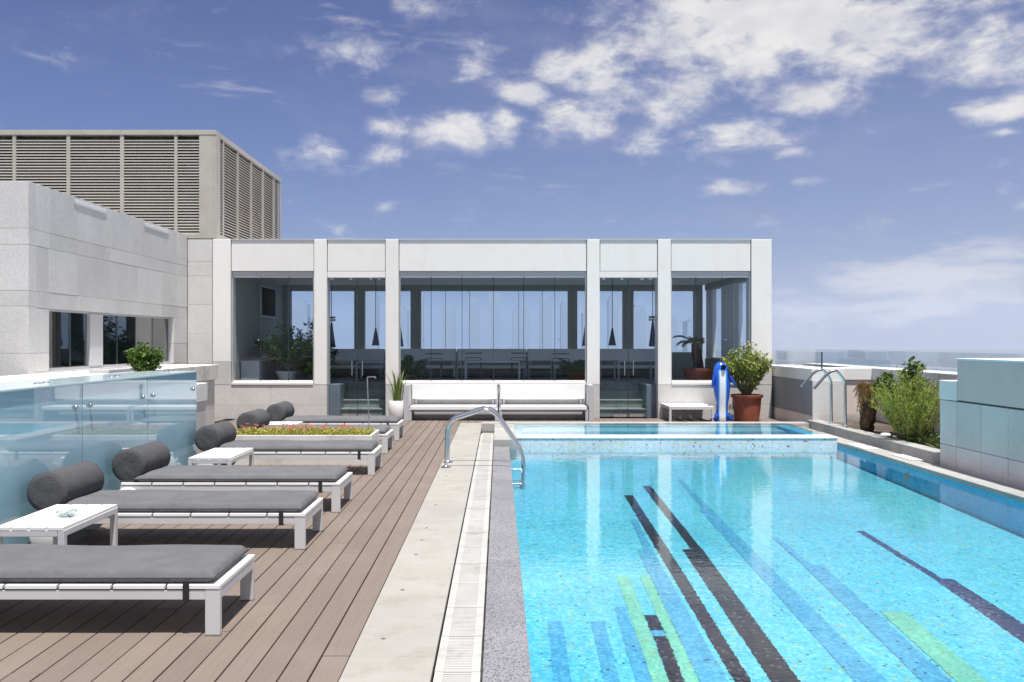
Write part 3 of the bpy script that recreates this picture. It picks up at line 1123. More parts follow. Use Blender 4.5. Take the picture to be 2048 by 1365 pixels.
# two tubular wall lamps under the coping
for lab, ya, yb in (('slim white tube lamp on the granite wall, nearer of two', 12.94, 13.98),
                    ('slim white tube lamp on the granite wall, farther of two', 15.50, 16.62)):
    lp = thing('wall_lamp', lab, 'wall lamp', (XT, ya, 3.70), 'tube lamps along the granite wall')
    obj('housing', box(XT + .0, XT + .012, ya, yb, 3.70, 3.755), 'white_paint', lp, bevel=.004)
    obj('diffuser', box(XT + .002, XT + .011, ya + .03, yb - .03, 3.684, 3.6995), 'white_pot', lp, bevel=.006)
    obj('bracket', box(XT - .003, XT + .012, ya - .025, ya - .0005, 3.69, 3.77), 'grey_metal', lp, bevel=.004)

# ================================================================== LOUVRED PLANT ROOM above
LY, LX = 17.70, -5.885
LYB = 23.0
LZ0, LZ1 = 3.735, 5.99
lv = thing('louvred_enclosure', 'beige metal louvred plant enclosure on the roof above the granite block', 'plant enclosure', (LX, LY, LZ0))
fr = MB()
fr.box(-14.0, LX, LY - .02, LYB, LZ1 - .10, LZ1)
obj('top_rail', fr, 'louvre_frame', lv, bevel=.006)
obj('bottom_rail', box(-14.0, LX - .001, LY - .015, LYB, LZ0, LZ0 + .09), 'louvre_frame', lv, bevel=.006)
obj('corner_post', box((398.5 - 998) / F * LY, LX - .045, LY - .012, LY + .25, LZ0 + .0905, LZ1 - .1005), 'louvre_frame', lv, bevel=.005)
obj('corner_post', box(LX - .044, LX - .002, LY - .010, LY + .26, LZ0 + .0905, LZ1 - .1005), 'louvre_frame', lv, bevel=.005)
obj('core', box(-13.9, LX - .10, LY + .18, LYB - .004, LZ0 + .0905, LZ1 - .1005), 'dark_void', lv)
for a, b_ in ((-96, -89), (25, 31.6), (133, 140), (240, 247.6), (348.6, 354.6)):
    obj('mullion', box((a - 998) / F * LY, (b_ - 998) / F * LY, LY - .006, LY + .05, LZ0 + .0905, LZ1 - .1005), 'louvre_frame', lv, bevel=.004)
for pxm in (432, 448, 477, 504, 527.5, 549):
    ym = LX / (pxm - 998) * F
    if pxm == 432:
        continue
    obj('mullion', box(LX - .05, LX - .003, ym - .03, ym + .03, LZ0 + .0905, LZ1 - .1005), 'louvre_frame', lv, bevel=.004)
obj('mullion', box(LX - .05, LX - .003, LYB - .08, LYB - .001, LZ0 + .0905, LZ1 - .1005), 'louvre_frame', lv, bevel=.004)
npitch = 33
hp = (LZ1 - .17 - LZ0 - .09) / npitch
for q in range(npitch):
    z = LZ0 + .095 + hp * q
    # front: a lip with a blade rising inwards
    # a short lip with a thin blade rising inwards, dark gap above it
    prof = [(LY + .012, z), (LY + .016, z), (LY + .085, z + .050), (LY + .085, z + .054), (LY + .016, z + .022), (LY + .012, z + .022)]
    obj('slat', MB().prism(prof, 'x', -13.8, (398.5 - 998) / F * LY - .001), 'louvre_metal', lv)
    prof = [(LX - .012, z + .017), (LX - .016, z + .017), (LX - .085, z + .054), (LX - .085, z + .050), (LX - .016, z), (LX - .012, z)]
    obj('slat', MB().prism(prof, 'y', LY + .262, LYB - .082), 'louvre_metal', lv)

# ================================================================== LEDGE, LOW WALL, BLUE GLASS COUNTER
ledge = thing('planter_ledge', 'white topped stone ledge running along the granite block', 'ledge', (-5.45, 12, 0))
obj('coping_slab', box(XT + .004, -5.45, 9.0, 16.5, .865, 1.144), 'ledge_white', ledge, bevel=.006)
yy = 9.0
while yy < 16.4:
    y1 = min(yy + .95, 16.44)
    for z0, z1 in ((-.02, .30), (.302, .862)):
        obj('stone_panel', box(XT + .004, -5.50, yy + .001, y1 - .001, z0, z1), 'granite_grey' if 0 else 'granite_wall', ledge, bevel=.002, seg=1)
    yy = y1
lw = thing('low_wall', 'short stone wall with white cap behind the blue glass counter', 'low wall', (-4.2, 11.5, 0))
obj('cap', box(-5.0, -4.2, 10.46, 12.25, .745, 1.0), 'white_wall', lw, bevel=.006)
obj('stone_panel', box(-4.97, -4.215, 10.48, 12.22, -.02, .742), 'granite_plinth', lw, bevel=.003)

CX, CT = -3.70, 1.235
counter = thing('bar_counter', 'long bar counter clad in reflective pale blue glass behind the loungers', 'bar counter', (CX, 7, 0))
obj('core', box(-4.25, CX - .021, 1.0, 10.37, .0, CT - .022), 'plaster', counter)
cy_ = [1.0, 2.9, 5.15, 7.55, 8.95, 10.40]
for a, b_ in zip(cy_, cy_[1:]):
    pn = obj('glass_panel', box(CX - .018, CX, a + .004, b_ - .004, .012, CT - .019), 'blue_glass', counter, bevel=.0015, seg=1)
    if b_ < 10.3:
        obj('seal', box(CX - .017, CX - .001, b_ - .0038, b_ + .0038, .012, CT - .019), 'glass_edge', pn)
    for ys in (a + .13, b_ - .13):
        st = MB().lathe((CX, ys, 1.02), [(0, .024), (.016, .023), (.021, .017), (.021, .011), (.012, .008), (.012, -.001)], 14, 'x')
        obj('standoff', st, 'steel', pn, smooth=True)
    tp = obj('glass_top', box(-4.29, CX + .012, a + .002, b_ - .002, CT - .0175, CT), 'blue_glass_top', counter, bevel=.0015, seg=1)
    for ys in (b_ - .22, b_ - .08):
        for xx in (-3.98,):
            obj('standoff', MB().lathe((xx, ys, CT), [(0, .008), (.03, .007), (.034, 0)], 14), 'steel', tp, smooth=True)

# ================================================================== RIGHT SIDE: parapets, planter, wall, cladding box
pw = thing('parapet_wall', 'low granite parapet with white coping joining the pavilion', 'parapet', (5.71, 16.5, 0))
obj('coping_slab', box(5.71, 6.31, 15.52, Y0 + .6, .872, 1.093), 'white_wall', pw, bevel=.006)
ycut = [15.53, 15.83, 16.36, 16.9, Y0 + .3]
for a, b_ in zip(ycut, ycut[1:]):
    obj('stone_panel', box(5.722, 6.0, a + .002, b_ - .002, .232, .869), 'granite_blue', pw, bevel=.002, seg=1)
    obj('stone_panel', box(5.722, 6.0, a + .002, b_ - .002, -.04, .229), 'granite_grey', pw, bevel=.002, seg=1)
obj('stone_panel', box(5.7215, 6.30, 15.50, 15.5285, .232, .869), 'granite_wall', pw, bevel=.002, seg=1)
obj('stone_panel', box(5.7215, 6.30, 15.50, 15.5285, -.04, .229), 'granite_plinth', pw, bevel=.002, seg=1)
op = thing('parapet_wall', 'white coped outer parapet behind the green shrubs', 'parapet', (7.0, 13, 0))
obj('coping_slab', box(6.98, 7.5, 3.0, 19.5, .872, 1.093), 'white_wall', op, bevel=.006)
obj('coping_slab', box(6.315, 6.975, 15.9, 16.5, .872, 1.091), 'white_wall', op, bevel=.006)
obj('wall', box(7.02, 7.4, 3.0, 19.5, -.05, .8695), 'granite_grey', op)
obj('wall', box(6.315, 7.015, 15.93, 16.4, -.05, .8695), 'granite_grey', op)

bal = thing('glass_balustrade', 'clear frameless glass balustrade standing on the outer white parapet', 'balustrade', (7.2, 13, 1.093))
for a, b_ in ((3.2, 6.4), (6.42, 9.62), (9.64, 12.84), (12.86, 16.06), (16.08, 19.3)):
    obj('pane', box(7.19, 7.204, a, b_, 1.0935, 1.42), 'balustrade_glass', bal)
obj('pane', box(5.9, 5.914, 15.56, Y0 + .5, 1.0935, 1.40), 'balustrade_glass', bal)
obj('pane', box(5.918, 7.186, 15.60, 15.614, 1.0935, 1.40), 'balustrade_glass', bal)
obj('edge', box(5.896, 5.917, 15.54, 15.558, 1.0935, 1.40), 'glass_edge', bal)

kerb = thing('planter_kerb', 'long grey granite planter kerb between the pool coping and the shrubs', 'kerb', (5.7, 13, 0))
yy = 10.72
while yy < 15.4:
    y1 = min(yy + 1.2, 15.495)
    obj('kerb_stone', box(5.62, 5.85, yy + .0015, y1 - .0015, -.04, .165), 'kerb_stone', kerb, bevel=.006)
    yy = y1
obj('channel', box(5.5015, 5.619, 1.0, 15.495, -.06, .012), 'kerb_stone', kerb)
obj('planter_soil', box(5.851, 7.015, 9.0, 15.92, -.04, .12), 'planter_soil', kind='structure')

rw = thing('granite_wall', 'grey granite tiled wall along the pool under the grey cladding box', 'wall', (5.55, 9, 0))
obj('core', box(5.585, 5.86, 1.5, 10.66, -.05, .862), 'dark_void', rw)
yt = [10.70, 10.32]
while yt[-1] > 2.0:
    yt.append(yt[-1] - .525)
for b_, a in zip(yt, yt[1:]):
    for z0, z1 in ((-.05, .315), (.315, .865)):
        obj('stone_tile', box(5.5515 + random.uniform(-.001, .001), 5.5845, a + .0035, b_ - .0035, z0 + .003, z1 - .003), 'granite_grey', rw, bevel=.002, seg=1)
obj('cap', box(5.545, 5.88, 10.305, 10.71, .872, 1.109), 'warm_white', rw, bevel=.006)
cb = thing('cladding_box', 'long matt grey metal box with pale lid on top of the granite wall', 'metal box', (5.6, 7, .88))
obj('side_panel', box(5.55, 6.6, 2.0, 10.30, .885, 1.365), 'grey_cladding', cb, bevel=.006)
obj('lid', box(5.535, 6.62, 1.98, 10.315, 1.3655, 1.392), 'white_paint', cb, bevel=.005)
obj('shadow_gap', box(5.575, 6.5, 2.0, 10.28, .866, .8845), 'dark_frame', cb)

# ================================================================== FURNITURE
def cushion_mb(x0, x1, y0, y1, z0, z1, r=.05, nx=44, ny=16, seed=0):
    rnd = random.Random(seed)
    ph = [rnd.uniform(0, 6.28) for _ in range(6)]
    mb = MB()
    zm, hf = (z0 + z1) / 2, (z1 - z0) / 2

    def spaced(n):
        t_ = []
        for i in range(n + 1):
            s = i / n
            t_.append(.5 - .5 * cos(pi * s) if False else s)
        return t_
    us, vs_ = [], []
    for i in range(nx + 1):
        s = i / nx * 2 - 1
        us.append((x0 + x1) / 2 + (x1 - x0) / 2 * (math.copysign(1 - (1 - abs(s)) ** 1.5, s)))
    for j in range(ny + 1):
        s = j / ny * 2 - 1
        vs_.append((y0 + y1) / 2 + (y1 - y0) / 2 * (math.copysign(1 - (1 - abs(s)) ** 1.5, s)))

    def h(xx, yy):
        ex = min(xx - x0, x1 - xx)
        ey = min(yy - y0, y1 - yy)
        a = 1 - min(max(ex, 0) / r, 1)
        b2 = 1 - min(max(ey, 0) / r, 1)
        q = min(1, sqrt(a * a + b2 * b2))
        return sqrt(max(0, 1 - q * q))
    top, bot = [], []
    for sgn, store in ((1, top), (-1, bot)):
        for j in range(ny + 1):
            for i in range(nx + 1):
                hh_ = h(us[i], vs_[j])
                w = .0035 * sin(us[i] * 7 + ph[0] + 2 * sin(vs_[j] * 6 + ph[1])) + .003 * sin(vs_[j] * 15 + us[i] * 3 + ph[2])
                store.append((us[i], vs_[j], zm + sgn * hf * hh_ + (w * hh_ if sgn > 0 else 0)))
    n_ = (nx + 1)
    fs = [(j * n_ + i, j * n_ + i + 1, (j + 1) * n_ + i + 1, (j + 1) * n_ + i) for j in range(ny) for i in range(nx)]
    mb.add(top, fs)
    mb.add(bot, [f[::-1] for f in fs])
    return mb


def make_lounger(label):
    L0, L1, D = -3.55, -1.50, .655          # head, foot, depth
    t_ = thing('sun_lounger', label, 'sun lounger', (0, 0, 0), 'sun loungers in a row on the deck')
    for a, b_, c, d in ((L0, L1, 0.0, .03), (L0, L1, D - .03, D)):
        obj('side_rail', box(a, b_ - .0815, c, d, .198, .2505), 'white_metal', t_, bevel=.002)
        obj('gap_shade_strip', box(a + .003, b_ - .0815, c + .001, d - .001, .2506, .2563), 'strap_black', t_)  # black strip added on the rail, stands in for shade in the plank gaps
    obj('end_rail', box(L1 - .032, L1 - .002, .0305, D - .0305, .198, .2555), 'white_metal', t_, bevel=.003)
    obj('end_rail', box(L0 + .002, L0 + .032, .0305, D - .0305, .198, .2555), 'white_metal', t_, bevel=.003)
    n_ = 7
    w_ = (L1 - L0) / n_
    for q in range(n_):
        obj('plank', box(L0 + w_ * q + .007, L0 + w_ * (q + 1) - .007 + (.007 if q == n_ - 1 else 0), -.004, D + .004, .2565, .278), 'white_paint', t_, bevel=.0015, seg=1)
    for c in (0.0, D - .032):
        lg = obj('leg', box(L1 - .081, L1, c - .001, c + .033, .006, .2556), 'white_metal', t_, bevel=.003)
        obj('foot_cap', box(L1 - .083, L1 + .002, c - .003, c + .035, 0, .0058), 'steel', lg)
    for c in (-.053, D + .008):
        wh = MB().lathe((-3.47, c, .122), [(0, 0), (.11, 0), (.121, .008), (.121, .037), (.11, .045), (0, .045)], 34, 'y')
        obj('wheel', wh, 'wheel_plastic', t_, smooth=True)
    obj('axle', MB().tube([(-3.47, -.008, .122), (-3.47, D + .008, .122)], .012, 8), 'steel', t_, smooth=True)
    obj('axle_bracket', box(-3.50, -3.44, .10, .125, .10, .197), 'white_metal', t_)
    obj('axle_bracket', box(-3.50, -3.44, D - .125, D - .10, .10, .197), 'white_metal', t_)
    mt = obj('mattress', cushion_mb(-3.42, L1 - .035, .012, D - .012, .2785, .352, .045, seed=3), 'mattress_fabric', t_, smooth=True)
    pts = []
    x0, x1, y0, y1, r = -3.418, L1 - .037, .014, D - .014, .012
    pts = [(x0, y0), (x1, y0), (x1, y1), (x0, y1), (x0, y0)]
    obj('piping', MB().tube([(a, b_, .315) for a, b_ in pts], .006, 6), 'mattress_fabric', mt, smooth=True)
    sb = MB()
    sb.box(L1 - .20, L1 - .165, -.0075, -.0045, .192, .30)
    sb.box(L1 - .20, L1 - .165, -.0075, .03, .189, .1918)
    obj('strap', sb, 'strap_black', t_)
    # bolster lying across the head
    bc = (-3.485, 0, .434)
    prof = [(0, .006), (.07, .004), (.12, .006), (.146, .012), (.1535, .022), (.1545, .05), (.153, .16), (.1555, D / 2), (.153, D - .16), (.1545, D - .05), (.1535, D - .022), (.146, D - .012), (.12, D - .006), (.07, D - .004), (0, D - .006)]
    bo = obj('bolster', MB().lathe(bc, prof, 40, 'y'), 'bolster_fabric', t_, smooth=True)
    for c in (.020, D - .020):
        obj('piping', MB().lathe((bc[0], c, bc[2]), [(.148, -.004), (.155, -.003), (.157, 0), (.155, .003), (.148, .004)], 40, 'y'), 'bolster_fabric', bo, smooth=True)
    return t_


lg0 = make_lounger('grey cushioned sun lounger nearest the camera, its head out of view')
lg0.location = (-.012, 4.606, 0)
for dx, d, lab in ((.015, 6.505, 'grey cushioned sun lounger with bolster, behind the table with the ashtray'),
                   (.02, 7.905, 'grey cushioned sun lounger between two others, its bolster against the blue counter'),
                   (.02, 10.11, 'grey cushioned sun lounger right in front of the flower planter'),
                   (-.08, 12.05, 'grey cushioned sun lounger half hidden behind the flower planter'),
                   (-.10, 13.62, 'grey cushioned sun lounger farthest from the camera, before the pavilion stairs')):
    lg = dup(lg0, (dx, d, 0), lab, R(random.uniform(-.35, .35)))
    for ch in lg.children:
        if ch.name.startswith('mattress'):
            ch.location = (random.uniform(-.008, .004), random.uniform(-.004, .004), 0)
        elif ch.name.startswith('bolster'):
            ch.location = (random.uniform(-.012, .012), random.uniform(-.012, .012), 0)


def make_table(label, x1, y0, w_, dp, h, n_=4, across=False):
    t_ = thing('side_table', label, 'side table', (x1 - w_ / 2, y0 + dp / 2, 0), 'white slatted side tables')
    x0 = x1 - w_
    y1 = y0 + dp
    for q in range(n_):
        if across:
            obj('plank', box(x0 + w_ * q / n_ + .0065, x0 + w_ * (q + 1) / n_ - .0065, y0, y1, h - .02, h), 'white_paint', t_, bevel=.001, seg=1)
        else:
            obj('plank', box(x0 + w_ * q / n_ + .0065, x0 + w_ * (q + 1) / n_ - .0065, y0, y1, h - .02, h), 'white_paint', t_, bevel=.001, seg=1)
    for a, b_, c, d in ((x0 + .046, x1 - .046, y0 + .0012, y0 + .03), (x0 + .046, x1 - .046, y1 - .03, y1 - .006),
                        (x0 + .006, x0 + .03, y0 + .046, y1 - .046), (x1 - .03, x1 - .0012, y0 + .046, y1 - .046)):
        obj('apron', box(a, b_, c, d, h - .062, h - .0205), 'white_metal', t_, bevel=.003)
    for a in (x0 + .001, x1 - .043):
        for c in (y0 + .001, y1 - .043):
            obj('leg', box(a, a + .042, c, c + .042, 0, h - .0205), 'white_metal', t_, bevel=.003)
    return t_


make_table('white slatted side table with a glass ashtray on top', -2.845, 5.56, .467, .79, .38)
make_table('white slatted side table with nothing on it, beside the counter end', -2.80, 8.88, .452, .83, .38)
make_table('low white side table between the two farthest loungers', -3.10, 12.80, .60, .68, .325)
wt_ = make_table('white four plank low table standing in front of the pavilion wall', 4.235, 16.72, .885, .92, .312, 4, True)

# glass ashtray
ac = Vector((-3.01, 5.92, .3805))
ash = thing('ashtray', 'round clear glass ashtray on the near white table', 'ashtray', ac)
obj('dish', MB().lathe(ac, [(0, 0), (.058, 0), (.066, .006), (.070, .032), (.064, .036), (.056, .034), (.050, .012), (0, .009)], 32), 'ashtray_glass', ash, smooth=True)


def make_bench(label, loc=(0, 0, 0)):
    """white slat sofa: built with its front edge on y=0, spanning x 0..1.79"""
    t_ = thing('bench', label, 'bench', (0, 0, 0), 'white benches')
    L, D = 1.785, .60
    obj('seat', box(.03, L - .03, -.0, D - .09, .222, .287), 'white_paint', t_, bevel=.004)
    obj('backrest', box(.02, L - .02, D - .085, D - .045, .405, .71), 'white_paint', t_, bevel=.004)
    for a in (.0, L - .058):
        obj('leg', box(a, a + .058, .01, .05, 0, .2215), 'grey_metal', t_, bevel=.003)
        obj('leg', box(a, a + .058, D - .043, D - .003, 0, .70), 'grey_metal', t_, bevel=.003)
        obj('armrest', box(a + .002, a + .056, .051, D - .0435, .16, .2215), 'grey_metal', t_, bevel=.003)
    for a in (.075, L - .115):
        obj('back_strut', box(a, a + .04, D - .044, D - .015, .2875, .69), 'white_metal', t_, bevel=.003)
    obj('stretcher', box(.0585, L - .0585, D - .035, D - .01, .08, .13), 'grey_metal', t_, bevel=.003)
    return t_


b1 = make_bench('white bench with tall end panel, on the potted plant side')
b1.location = (-1.81, 17.02, 0)
bench2 = dup(b1, (.005, 17.02, 0), 'white bench below the wide window, on the dolphin toy side')
# tall grey end panels that close the pair
for xx, lab in ((-1.905, 'tall grey end panel of the white benches, by the white plant pot'), (1.80, 'tall grey end panel of the white benches, by the glass door')):
    tag(obj('end_panel', box(xx, xx + .095, 17.0, 17.62, 0, .715), 'grey_metal', bevel=.004, loc=(xx, 17.0, 0)), lab, 'bench end')

# ================================================================== POOL LADDERS
def bend(pts, r=.12, n=6):
    """round the corners of a polyline"""
    P = [Vector(p_) for p_ in pts]
    out_ = [P[0]]
    for i in range(1, len(P) - 1):
        a, b_, c = P[i - 1], P[i], P[i + 1]
        r1 = min(r, (a - b_).length * .45, (c - b_).length * .45)
        p0 = b_ + (a - b_).normalized() * r1
        p1 = b_ + (c - b_).normalized() * r1
        for q in range(n + 1):
            s = q / n
            out_.append((p0.lerp(b_, s)).lerp(b_.lerp(p1, s), s))
    out_.append(P[-1])
    return out_


lad = thing('pool_ladder', 'stainless steel pool ladder arching from the paving into the water', 'pool ladder', (-.66, 10.97, 0))
for yy in (10.75, 11.20):
    prof = [(-.672, yy, .002), (-.662, yy, .575), (-.15, yy, .745), (-.02, yy, .65), (.315, yy, .15), (.315, yy, -.34)]
    rl = obj('rail', MB().tube(bend(prof, .13, 7), .021, 14), 'steel', lad, smooth=True)
    obj('flange', MB().lathe((-.672, yy, .0025), [(0, .022), (.024, .022), (.03, .014), (.062, .010), (.066, 0)], 22), 'steel', rl, smooth=True)
for zz in (-.09, -.21, -.32):
    obj('tread', box(.285, .345, 10.772, 11.178, zz - .012, zz + .012), 'white_paint', lad, bevel=.004)
    obj('spacer', MB().tube([(.155, 10.77 if zz < -.1 else 11.18, zz), (.30, 10.77 if zz < -.1 else 11.18, zz)], .012, 8), 'steel', lad, smooth=True)

hr = thing('grab_rail', 'pair of curved steel grab rails on the planter kerb', 'grab rail', (5.84, 14.5, .165))
for yy, s in ((14.83, 0), (14.28, .02)):
    xb = 5.80 + s
    prof = [(xb, yy, .166), (xb - .005, yy, .93), (xb - .16, yy, 1.12), (xb - .30, yy, 1.06), (xb - .53, yy, .80)]
    rl = obj('rail', MB().tube(bend(prof, .17, 7), .024, 14), 'steel', hr, smooth=True)
    obj('flange', MB().lathe((xb, yy, .1655), [(0, .02), (.024, .02), (.03, .012), (.062, .009), (.066, 0)], 22), 'steel', rl, smooth=True)

# ================================================================== PLANTS
def shrub_parts(c, h, rx, ry, nst, nlf, ll, lw_, seed, lean=0.6, up=.5, tuft=1.0):
    """stems fanning out from c, leaves along their outer halves"""
    rnd = random.Random(seed)
    st, lv_ = MB(), MB()
    for s in range(nst):
        a = rnd.uniform(0, 2 * pi)
        rr = sqrt(rnd.random()) * lean
        hh_ = h * rnd.uniform(.62, 1.0) * (1 - .35 * rr)
        tip = Vector((c[0] + cos(a) * rx * rr * 1.25, c[1] + sin(a) * ry * rr * 1.25, c[2] + hh_))
        b0 = Vector((c[0] + cos(a) * rx * .12, c[1] + sin(a) * ry * .12, c[2]))
        mid = b0.lerp(tip, .5) + Vector((cos(a) * rx * .16 * rnd.random(), sin(a) * ry * .16 * rnd.random(), h * .05))
        pts = [(b0.lerp(mid, q / 4)).lerp(mid.lerp(tip, q / 4), q / 4) for q in range(5)]
        st.tube(pts, [.010, .008, .006, .004, .002], 5)
        for q in range(nlf):
            u = rnd.random() ** .6 * .82 + .20
            u = min(u, 1.0)
            p_ = (b0.lerp(mid, u)).lerp(mid.lerp(tip, u), u)
            p_ = p_ + Vector((rnd.gauss(0, 1), rnd.gauss(0, 1), rnd.gauss(0, .7))) * .035 * tuft
            d = Vector((rnd.gauss(0, 1), rnd.gauss(0, 1), rnd.gauss(up, .7)))
            lv_.leaf(p_, d, Vector((rnd.gauss(0, .6), rnd.gauss(0, .6), 1)), ll * rnd.uniform(.6, 1.15), lw_ * rnd.uniform(.7, 1.1))
    return st, lv_


def frond(mb, base, a, L, rise, droop, ll, rnd, n=26, wid=.012):
    """arching palm leaf: leaflets in two rows along a curved midrib"""
    d = Vector((cos(a), sin(a), 0))
    pts = []
    for q in range(n + 1):
        s = q / n
        pts.append(Vector(base) + d * L * s * (1 - .15 * s) + Vector((0, 0, rise * s - droop * s * s)))
    mb.tube(pts[::4] + [pts[-1]], .006, 5)
    side = Vector((-d.y, d.x, 0))
    for q in range(3, n + 1):
        s = q / n
        tdir = (pts[q] - pts[q - 1]).normalized()
        l_ = ll * (.35 + 1.1 * sin(pi * min(1, s * .92 + .06)) * .75)
        for sg in (-1, 1):
            dd = side * sg * .8 + tdir * .75 + Vector((0, 0, .12 + rnd.gauss(0, .05)))
            mb.leaf(pts[q], dd, Vector((0, 0, 1)), l_, wid)


def pot_round(c, h, r0, r1, rim=.03, rimh=.055):
    return [(0, 0), (r0 * .92, 0), (r0, .012), (r0 + (r1 - r0) * .62, h * .5), (r1 * .985, h - rimh), (r1 + rim, h - rimh + .005),
            (r1 + rim + .006, h - .008), (r1 + rim - .004, h), (r1 - .01, h), (r1 - .02, h - .05), (0, h - .05)]


# terracotta pot with shrub beside the pavilion
pc = Vector((4.955, 17.0, 0))
pt = thing('plant_pot', 'large brown terracotta pot beside the blue inflatable dolphin', 'plant pot', pc)
obj('pot', MB().lathe(pc, pot_round(pc, .53, .235, .285, .028, .06), 40), 'terracotta', pt, smooth=True)
obj('soil', MB().lathe(pc, [(0, .495), (.27, .485)], 24), 'planter_soil', pt)
sh = thing('shrub', 'bushy yellow green shrub growing in the terracotta pot', 'shrub', pc + Vector((0, 0, .5)))
st, lf_ = shrub_parts((pc.x, pc.y, .5), 1.18, .42, .36, 54, 66, .078, .047, 21, .95, .5, 1.1)
obj('stem', st, 'stem', sh)['kind'] = 'stuff'
obj('foliage', lf_, 'leaf_olive', sh)['kind'] = 'stuff'

# white pot with spiky blades
wc = Vector((-2.05, 17.15, 0))
wp = thing('plant_pot', 'tapered white plant pot standing next to the benches', 'plant pot', wc)
obj('pot', MB().lathe(wc, [(0, 0), (.15, 0), (.158, .012), (.175, .2), (.182, .395), (.176, .402), (.165, .40), (.158, .36), (0, .36)], 36), 'white_pot', wp, smooth=True)
obj('soil', MB().lathe(wc, [(0, .372), (.155, .366)], 20), 'planter_soil', wp)
sp = thing('snake_plant', 'spiky upright green bladed plant in the white pot', 'potted plant', wc + Vector((0, 0, .37)))
rnd = random.Random(5)
bl = MB()
for q in range(34):
    a = rnd.uniform(0, 2 * pi)
    r0 = rnd.uniform(0, .10)
    L = rnd.uniform(.34, .72)
    out_d = rnd.uniform(.05, .38)
    base = Vector((wc.x + cos(a) * r0, wc.y + sin(a) * r0, .365))
    side = Vector((-sin(a + rnd.uniform(-.8, .8)), cos(a), 0)).normalized()
    vs = []
    for s in range(7):
        u = s / 6
        p_ = base + Vector((cos(a) * out_d * u * u * L, sin(a) * out_d * u * u * L, L * u * (1 - .06 * u)))
        w_ = .020 * (1 - u ** 2.2) + .001
        vs += [p_ - side * w_, p_ + Vector((cos(a), sin(a), 0)) * .004, p_ + side * w_]
    fs = []
    for s in range(6):
        fs += [(s * 3, s * 3 + 1, s * 3 + 4, s * 3 + 3), (s * 3 + 1, s * 3 + 2, s * 3 + 5, s * 3 + 4)]
    bl.add(vs, fs)
obj('blades', bl, 'leaf_blade', sp, smooth=True)['kind'] = 'stuff'

# bush on the ledge by the strip window
bc_ = Vector((-4.76, 11.42, 1.0005))
bp_ = thing('plant_pot', 'low grey pot on the white wall cap, hidden behind the blue counter', 'plant pot', bc_)
obj('pot', MB().lathe(bc_, [(0, 0), (.10, 0), (.13, .10), (.122, .10), (.11, .08), (0, .08)], 24), 'grey_metal', bp_, smooth=True)
bs = thing('shrub', 'small bright green bush behind the blue counter, before the strip window', 'shrub', bc_ + Vector((0, 0, .08)))
st, lf_ = shrub_parts((bc_.x, bc_.y, bc_.z + .06), .60, .185, .17, 46, 70, .052, .034, 31, .95, .4, .85)
obj('stem', st, 'stem', bs)['kind'] = 'stuff'
obj('foliage', lf_, 'leaf_mid', bs)['kind'] = 'stuff'
tag(obj('ledge_box', box(-5.75, -5.46, 11.9, 13.0, 1.1445, 1.195), 'grey_metal', bevel=.006, loc=(-5.6, 12.4, 1.1445)),
    'flat grey tray lying on the white ledge under the strip window', 'tray')

# planter on the right: feathery bush, dark shrub, palm stump, low plants
gb = thing('shrub', 'big feathery light green bush growing in the planter by the granite wall', 'shrub', (5.98, 12.35, .12))
rnd = random.Random(17)
st, lf_ = MB(), MB()
for s in range(105):
    a = rnd.uniform(0, 2 * pi)
    rr = sqrt(rnd.random())
    hh_ = rnd.uniform(.70, 1.12) * (1.06 - .42 * rr * rr)
    b0 = Vector((6.0 + cos(a) * .12 * rr, 12.35 + sin(a) * .16 * rr, .12))
    tip = Vector((6.02 + cos(a) * .64 * rr, 12.35 + sin(a) * .70 * rr, .12 + hh_))
    mid = b0.lerp(tip, .5) + Vector((0, 0, .12))
    pts = [(b0.lerp(mid, q / 5)).lerp(mid.lerp(tip, q / 5), q / 5) for q in range(6)]
    st.tube(pts, [.006, .005, .004, .003, .002, .0015], 4)
    for q in range(58):
        u = rnd.uniform(.12, 1.0)
        p_ = (b0.lerp(mid, u)).lerp(mid.lerp(tip, u), u)
        d = (tip - b0).normalized() * .9 + Vector((rnd.gauss(0, .7), rnd.gauss(0, .7), rnd.gauss(.2, .4)))
        lf_.leaf(p_ + Vector((rnd.gauss(0, .02), rnd.gauss(0, .02), 0)), d, Vector((rnd.gauss(0, 1), rnd.gauss(0, 1), 1)), rnd.uniform(.035, .085), rnd.uniform(.008, .016))
obj('stem', st, 'stem', gb)['kind'] = 'stuff'
obj('foliage', lf_, 'leaf_feather', gb)['kind'] = 'stuff'
ds = thing('shrub', 'dark leaved tall shrub rising behind the feathery bush', 'shrub', (6.32, 13.3, .12))
st, lf_ = shrub_parts((6.32, 13.3, .12), 1.42, .33, .28, 30, 66, .095, .072, 41, .95, .2, .9)
obj('stem', st, 'stem', ds)['kind'] = 'stuff'
obj('foliage', lf_, 'leaf_dark', ds)['kind'] = 'stuff'
ps = thing('palm_stump', 'dead brown palm trunk with dry hanging fronds beside the grab rails', 'palm', (5.98, 13.85, .12))
tp = []
rad = []
for q in range(13):
    u = q / 12
    tp.append((5.99 + .06 * u + .012 * sin(q * 2.3), 13.85, .12 + .78 * u))
    rad.append(.085 + .035 * sin(pi * u * .9 + .2) + (.012 if q % 2 else 0))
obj('trunk', MB().tube(tp, rad, 16), 'bark', ps, smooth=True)
dr = MB()
rnd = random.Random(3)
for q in range(26):
    a = rnd.uniform(0, 2 * pi)
    frond(dr, (6.05, 13.85, .86 + rnd.uniform(-.05, .05)), a, rnd.uniform(.16, .34), .16, rnd.uniform(.25, .62), .10, rnd, 12, .014)
obj('dry_fronds', dr, 'leaf_dry', ps)['kind'] = 'stuff'
lp = MB()
